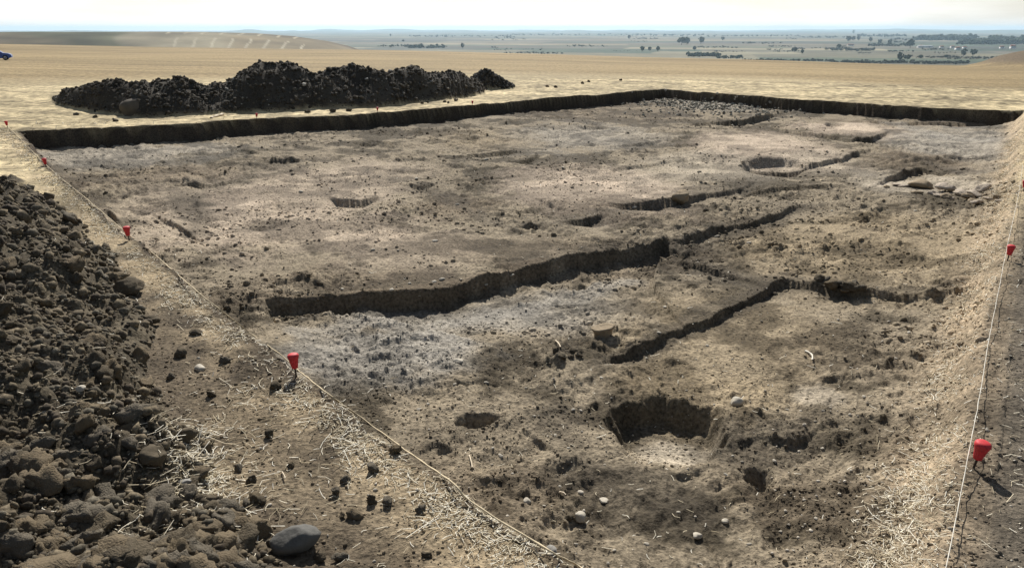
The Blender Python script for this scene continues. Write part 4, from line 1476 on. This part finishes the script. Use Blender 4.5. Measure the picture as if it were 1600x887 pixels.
for k, (a, b, w, fl) in enumerate(FST):
    o = link('stone', FM[k % 6], foot)
    r_ = .5 * w * pxm(a, b, FLOOR)[0]
    o.scale = (r_ * 1.15, r_ * .95, r_ * fl * 1.3)
    o.rotation_euler = (rg.normal(0, .18), rg.normal(0, .18), rg.uniform(0, 6.28))
    o.location = (x[k] - fx, y[k] - fy, z[k] - fz + r_ * fl * .5)
# lumps of earth on the long crack, and dug clumps by the vessel
CLU = [(1290, 440, 16), (1300, 446, 20), (1312, 447, 18), (1326, 450, 22), (1335, 446, 16), (1318, 455, 16), (1280, 436, 14), (1345, 452, 14)]
CLU.sort()
NTH = ('first', 'second', 'third', 'fourth', 'fifth', 'sixth', 'seventh', 'eighth')
x, y, z = surf_many([(a, b) for a, b, c in CLU], FLOOR)
for k, (a, b, w) in enumerate(CLU):
    o = link('clod', BIG[rg.integers(len(BIG))], None, NTH[k] + ' earth lump from the left in the crack right of the vessel', 'clod', 'lumps in the right-hand crack')
    r_ = .5 * w * pxm(a, b, FLOOR)[0]
    o.scale = (r_ * 1.15, r_, r_ * .8)
    o.rotation_euler = (rg.normal(0, .3), rg.normal(0, .3), rg.uniform(0, 6.28))
    o.location = (x[k], y[k], z[k] + r_ * .3)
CLU = [(870, 548, 18), (885, 544, 20), (897, 548, 18), (905, 554, 14), (878, 556, 18), (892, 558, 16), (862, 556, 12)]
CLU.sort()
x, y, z = surf_many([(a, b) for a, b, c in CLU], FLOOR)
for k, (a, b, w) in enumerate(CLU):
    o = link('clod', BIG[3 * rg.integers(len(BIG) // 3)], None, NTH[k] + ' dark clod from the left in the clump below the half-buried vessel', 'clod', 'dark clump by the vessel')
    r_ = .5 * w * pxm(a, b, FLOOR)[0]
    o.scale = (r_ * .8, r_ * .8, r_ * .6)
    o.rotation_euler = (rg.normal(0, .4), rg.normal(0, .4), rg.uniform(0, 6.28))
    o.location = (x[k], y[k], z[k] - r_ * .15)

#@@FAR
# ------------------------------------------------------------------ the blue car far left
def prism(name, outline, half, mat, parent, loc=(0, 0, 0), inset=0.0):
    """outline in x,z pushed out to +-half in y, the upper part drawn in by inset"""
    zmax = max(p[1] for p in outline); zmin = min(p[1] for p in outline)
    V, Qd = [], []
    n_ = len(outline)
    for sgn_ in (-1, 1):
        for (a, b) in outline:
            h_ = half - inset * (b - zmin) / (zmax - zmin)
            V.append((a, sgn_ * h_, b))
    import bmesh
    bm = bmesh.new()
    vs_ = [bm.verts.new(v) for v in V]
    bm.faces.new(vs_[:n_])
    bm.faces.new(vs_[n_:][::-1])
    for i in range(n_):
        bm.faces.new((vs_[i], vs_[n_ + i], vs_[n_ + (i + 1) % n_], vs_[(i + 1) % n_]))
    bmesh.ops.recalc_face_normals(bm, faces=bm.faces)
    me = bpy.data.meshes.new(name)
    bm.to_mesh(me); bm.free()
    me.materials.append(mat)
    o = link(name, me, parent)
    o.location = loc
    return o


M_BLUE = plain_mat('blue_paint', (.02, .06, .28), .25, .05, 3, .5)
M_GLASS = plain_mat('car_glass', (.03, .045, .07), .08, .05, 3, .6)
M_TYRE = plain_mat('tyre', (.02, .02, .02), .9, .1, 20, .2)
M_RIM = plain_mat('rim', (.4, .4, .42), .35, .1, 20, .5)
M_LAMP = plain_mat('lamp_glass', (.6, .6, .6), .2, .05, 20, .5)
cpx = (-8, 94)
lo, hi = 80.0, 400.0
td, caz = tan_dep(*cpx)
rs = np.linspace(60, 400, 3000)
zl = land(rs, np.full_like(rs, caz))
hit = np.argmin(np.abs((CAM_Z - zl) / rs - td))
cr = rs[hit]
car = empty('parked_car', (cr * math.sin(caz) - .02 * cr * 0, cr * math.cos(caz), float(zl[hit])), 'dark blue car standing on the field at the left picture edge', 'car')
car.rotation_euler = (0, 0, math.radians(28))
car.scale = (.86, .86, .86)
kS = 1.0
prism('body', [(-2.05, .32), (-2.08, .62), (-1.95, .86), (-1.2, .92), (1.0, .94), (1.75, .84), (2.05, .68), (2.1, .34), (1.7, .24), (-1.7, .24)], .85, M_BLUE, car, inset=.05)
prism('cabin', [(-1.85, .90), (-1.45, 1.36), (-.9, 1.46), (.1, 1.45), (.55, 1.34), (1.15, .92)], .78, M_BLUE, car, inset=.14)
for sy_ in (-1, 1):
    prism('side_window', [(-1.45, .95), (-1.2, 1.32), (-.1, 1.36), (.35, 1.28), (.8, .96)], .02, M_GLASS, car, (0, sy_ * .735, 0))
    prism('headlight', [(1.9, .62), (1.86, .76), (2.0, .70), (2.09, .6)], .14, M_LAMP, car, (0, sy_ * .6, 0))
    for xx in (-1.3, 1.32):
        w_ = link('wheel', None, car)
        w_.location = (xx, sy_ * .78, .31)
        w_.rotation_euler = (math.pi / 2, 0, 0)
        link('tyre', lathe('tyre', [(.20, -.09), (.29, -.10), (.315, -.06), (.315, .06), (.29, .10), (.20, .09), (.20, -.09)], 20, M_TYRE), w_)
        link('rim', lathe('rim', [(.001, -.06), (.20, -.08), (.20, .08), (.001, .06)], 16, M_RIM), w_)

# ------------------------------------------------------------------ trees, hedges and houses on the plain
def far_spot(px_, py_):
    td, a = tan_dep(px_, py_)
    r_ = (CAM_Z - PLAIN_Z) / td
    return r_ * math.sin(a), r_ * math.cos(a), r_


def crown(seed, n_=46, tall=1.0):
    rg_ = np.random.default_rng(seed)
    u = rg_.normal(0, 1, (n_, 3)); u /= np.linalg.norm(u, axis=1)[:, None]
    rad = rg_.uniform(.25, 1, n_) ** .5
    p = u * rad[:, None] * np.array([.40, .40, .36 * tall]) + np.array([0, 0, .20 + .40 * tall])
    s_ = rg_.uniform(.08, .17, n_)
    shp = [clod_shape(1, 900 + k, .8, .5, 2) for k in range(4)]
    g_ = np.array([(.035, .055, .025), (.05, .07, .03), (.028, .042, .022), (.06, .065, .03)])[rg_.integers(0, 4, n_)]
    return scatter_mesh('crown', shp, p, s_, g_, M_TREE, rg_, 1.5)


CROWNS = [crown(910 + k, 46, t) for k, t in enumerate((1.0, .85, 1.25, .7, 1.05))]
M_BARK = plain_mat('bark', (.07, .055, .04), .95, .3, 3, .1)
TRUNK = lathe('trunk', [(.045, -.02), (.032, .1), (.026, .25), (.018, .45), (.004, .7)], 7, M_BARK)
TREES = [(1003, 81, 7, 'leftmost of three dark trees on the near plain'), (1015, 80, 6, 'middle of three dark trees on the near plain'), (1028, 81, 6, 'rightmost of three dark trees on the near plain'),
         (1065, 71, 13, 'tall dark tree clump on the middle of the plain'), (1073, 70, 9, 'smaller tree right of the tall dark clump'), (1095, 69, 9, 'lone round tree right of the tall dark clump'),
         (1085, 79, 6, 'small tree below the lone round tree'), (983, 62, 5, 'tiny tree far out left of the tall clump'), (1241, 82, 8, 'dark tree standing alone in the tan parcel'), (1253, 84, 5, 'small bush tree right of the lone dark tree'),
         (1310, 77, 6, 'grey green tree in the middle of the right plain'), (1422, 75, 11, 'dark tree left of the village houses'), (1406, 96, 9, 'tree in the near hedge, left of a pair'), (1417, 95, 9, 'tree in the near hedge, right of a pair'),
         (1333, 53, 4, 'faint tree on the far rise'), (1325, 66, 7, 'left tree of the farm group'), (1333, 64, 6, 'middle tree of the farm group'), (1341, 64, 5, 'right tree of the farm group'),
         (1478, 91, 5, 'small tree in the right parcels'), (1505, 88, 8, 'bushy tree below the village, left of two'), (1520, 88, 8, 'bushy tree below the village, right of two'), (1504, 60, 4, 'slim tree rising over the far wood'),
         (723, 76, 6, 'single slim tree on the plain behind the small pile'), (630, 66, 4, 'tiny tree far out on the left plain'), (610, 57, 3, 'faint tree below the horizon on the left'), (1129, 64, 5, 'little round tree far right of the clump'),
         (1439, 92, 5, 'small tree between hedge and village'), (1360, 66, 5, 'small tree right of the farm group'), (1375, 68, 6, 'round tree in the row beside the farm'), (1390, 70, 6, 'last round tree in the row beside the farm')]
for k, (a, b, hpx, lab) in enumerate(TREES):
    x, y, r_ = far_spot(a, b)
    t = empty('tree', (x, y, PLAIN_Z - .3), lab, 'tree', 'trees on the plain')
    h_ = hpx * 1.15 * r_ / F
    t.scale = (h_, h_, h_)
    t.rotation_euler = (0, 0, k * 1.3)
    link('crown', CROWNS[k % 5], t)
    link('trunk', TRUNK, t)


def wood(name, spots, label, seed, col_=(.040, .055, .030)):
    """a mass of tree crowns; spots: (x0, x1, y, crowns, height as seen)"""
    rg_ = np.random.default_rng(seed)
    P, Sz = [], []
    for (xa, xb, yb, cnt, hp) in spots:
        for k in range(cnt):
            x, y, r_ = far_spot(rg_.uniform(xa, xb), yb + rg_.normal(0, .5))
            h_ = hp * r_ / F * rg_.uniform(.55, 1.1)
            for j in range(5):
                P.append((x + rg_.normal(0, .35) * h_, y + rg_.normal(0, .35) * h_, PLAIN_Z + h_ * rg_.uniform(.15, .75)))
                Sz.append(h_ * rg_.uniform(.22, .42))
    P = np.array(P); Sz = np.array(Sz)
    g_ = np.array(col_) * rg_.uniform(.6, 1.6, (len(P), 1))
    link(name, scatter_mesh(name, [clod_shape(1, 900 + k, .8, .5, 2) for k in range(4)], P, Sz, g_, M_TREE, rg_, 1.5), label=label, kind='stuff')


wood('hedge', [(1075, 1125, 88, 45, 6), (1120, 1160, 91, 30, 4)], 'dark hedge of trees on the near plain', 921)
wood('hedge', [(1160, 1300, 95.5, 110, 3.2), (1300, 1440, 98.5, 120, 4), (1440, 1515, 99.5, 60, 4)], 'long low hedge along the foot of the field', 922, (.06, .065, .045))
wood('hedge', [(590, 640, 73, 30, 3), (640, 695, 75, 40, 5)], 'tree row on the plain left of the middle', 923)
wood('wood', [(1430, 1520, 63, 120, 7), (1500, 1600, 69, 130, 7), (1540, 1600, 66, 60, 8)], 'dark wood round the village on the right', 924)
wood('wood', [(1340, 1420, 57, 60, 3), (1250, 1340, 59, 40, 2), (1100, 1250, 57, 50, 2)], 'bluish tree belts far out on the right plain', 925)
wood('hedge', [(1300, 1370, 79, 60, 3.5), (1290, 1330, 77, 30, 3), (1360, 1420, 72, 40, 4)], 'scrub rows in the middle of the right plain', 926, (.06, .07, .05))
wood('wood', [(800, 1000, 55, 70, 2), (640, 800, 57, 50, 2), (1000, 1100, 56, 40, 2.5)], 'thin tree belts in the haze of the middle plain', 927)
wood('hedge', [(1420, 1500, 90, 40, 3), (1480, 1560, 92, 40, 3)], 'grey scrub between the hedge and the village', 928, (.09, .09, .065))

rg_b = np.random.default_rng(77)
belts = []
for k in range(34):
    y_ = rg_b.uniform(55, 84)
    x_ = rg_b.uniform(560 + (y_ - 50) * 6, 1580)
    belts.append((x_, x_ + rg_b.uniform(12, 70), y_, int(rg_b.uniform(8, 30)), rg_b.uniform(1.0, 2.6)))
wood('hedge', belts, 'thin hedges and tree rows between the parcels of the plain', 929, (.05, .062, .045))
M_WALL = plain_mat('whitewash', (.78, .76, .72), .85, .08, .3, .2)
M_TILE = plain_mat('roof_tile', (.34, .16, .10), .9, .25, .5, .15)
M_TIN = plain_mat('roof_tin', (.62, .62, .62), .6, .1, .3, .3)
M_PANE = plain_mat('pane', (.05, .06, .08), .2, .1, 1, .5)
HOUSES = [(1445, 75, 20, 2.6, 'long white shed left of the village', 1), (1520, 68, 20, 3.5, 'long pale barn before the wood, larger of two', 1), (1540, 69, 11, 3, 'shorter pale barn right of the long barn', 1), (1439, 74, 4, 2.5, 'small white house left of the long shed', 0),
          (1471, 75, 4, 2.5, 'small white house at the right end of the long shed', 0), (1496, 78, 5, 3.5, 'white gabled house in the middle of the village', 0), (1488, 75, 4, 2.5, 'little house behind the gabled white house', 0),
          (1565, 76, 4, 3, 'small house right of the village middle', 0), (1582, 76, 5, 4, 'white house at the right end of the village', 0), (1329, 72, 7, 2.5, 'pale farmhouse under the farm trees', 0), (1507, 76, 4, 2.5, 'small house right of the gabled white house', 0)]
for (a, b, wpx, hpx, lab, tin) in HOUSES:
    x, y, r_ = far_spot(a, b)
    Wd, Ht, Dp = wpx * r_ / F, hpx * .62 * r_ / F, min(wpx * r_ / F, 14.0)
    e = empty('house' if not tin else 'barn', (x, y, PLAIN_Z - .2), lab, 'house' if not tin else 'barn', 'village buildings')
    e.rotation_euler = (0, 0, random.uniform(-.25, .25))
    hw, hd_ = Wd / 2, Dp / 2
    bv = np.array([(sx * hw, sy * hd_, zz_) for zz_ in (0, Ht) for sx, sy in ((-1, -1), (1, -1), (1, 1), (-1, 1))])
    bq = np.array([(0, 1, 5, 4), (1, 2, 6, 5), (2, 3, 7, 6), (3, 0, 4, 7), (4, 5, 6, 7)])
    link('wall', np_mesh('wall', bv, bq, M_WALL, None, False), e)
    rg_h = hpx * .5 * r_ / F
    hw2, hd2 = hw * 1.06, hd_ * 1.1
    rv = np.array([(-hw2, -hd2, Ht), (hw2, -hd2, Ht), (hw2, hd2, Ht), (-hw2, hd2, Ht), (-hw2, 0, Ht + rg_h), (hw2, 0, Ht + rg_h)]) + np.array([0, 0, .02])
    rt_ = np.array([(0, 1, 5), (0, 5, 4), (2, 3, 4), (2, 4, 5), (0, 4, 3), (1, 2, 5), (0, 3, 2), (0, 2, 1)])
    link('roof', np_mesh('roof', rv, rt_, M_TIN if tin else M_TILE, None, False), e)
    for wx_ in (-.5, .5):
        wv = np.array([(wx_ * hw - Wd * .06, -hd_ - .06, Ht * .35), (wx_ * hw + Wd * .06, -hd_ - .06, Ht * .35), (wx_ * hw + Wd * .06, -hd_ - .06, Ht * .8), (wx_ * hw - Wd * .06, -hd_ - .06, Ht * .8)])
        link('window', np_mesh('window', wv, np.array([(0, 1, 2, 3)]), M_PANE, None, False), e)
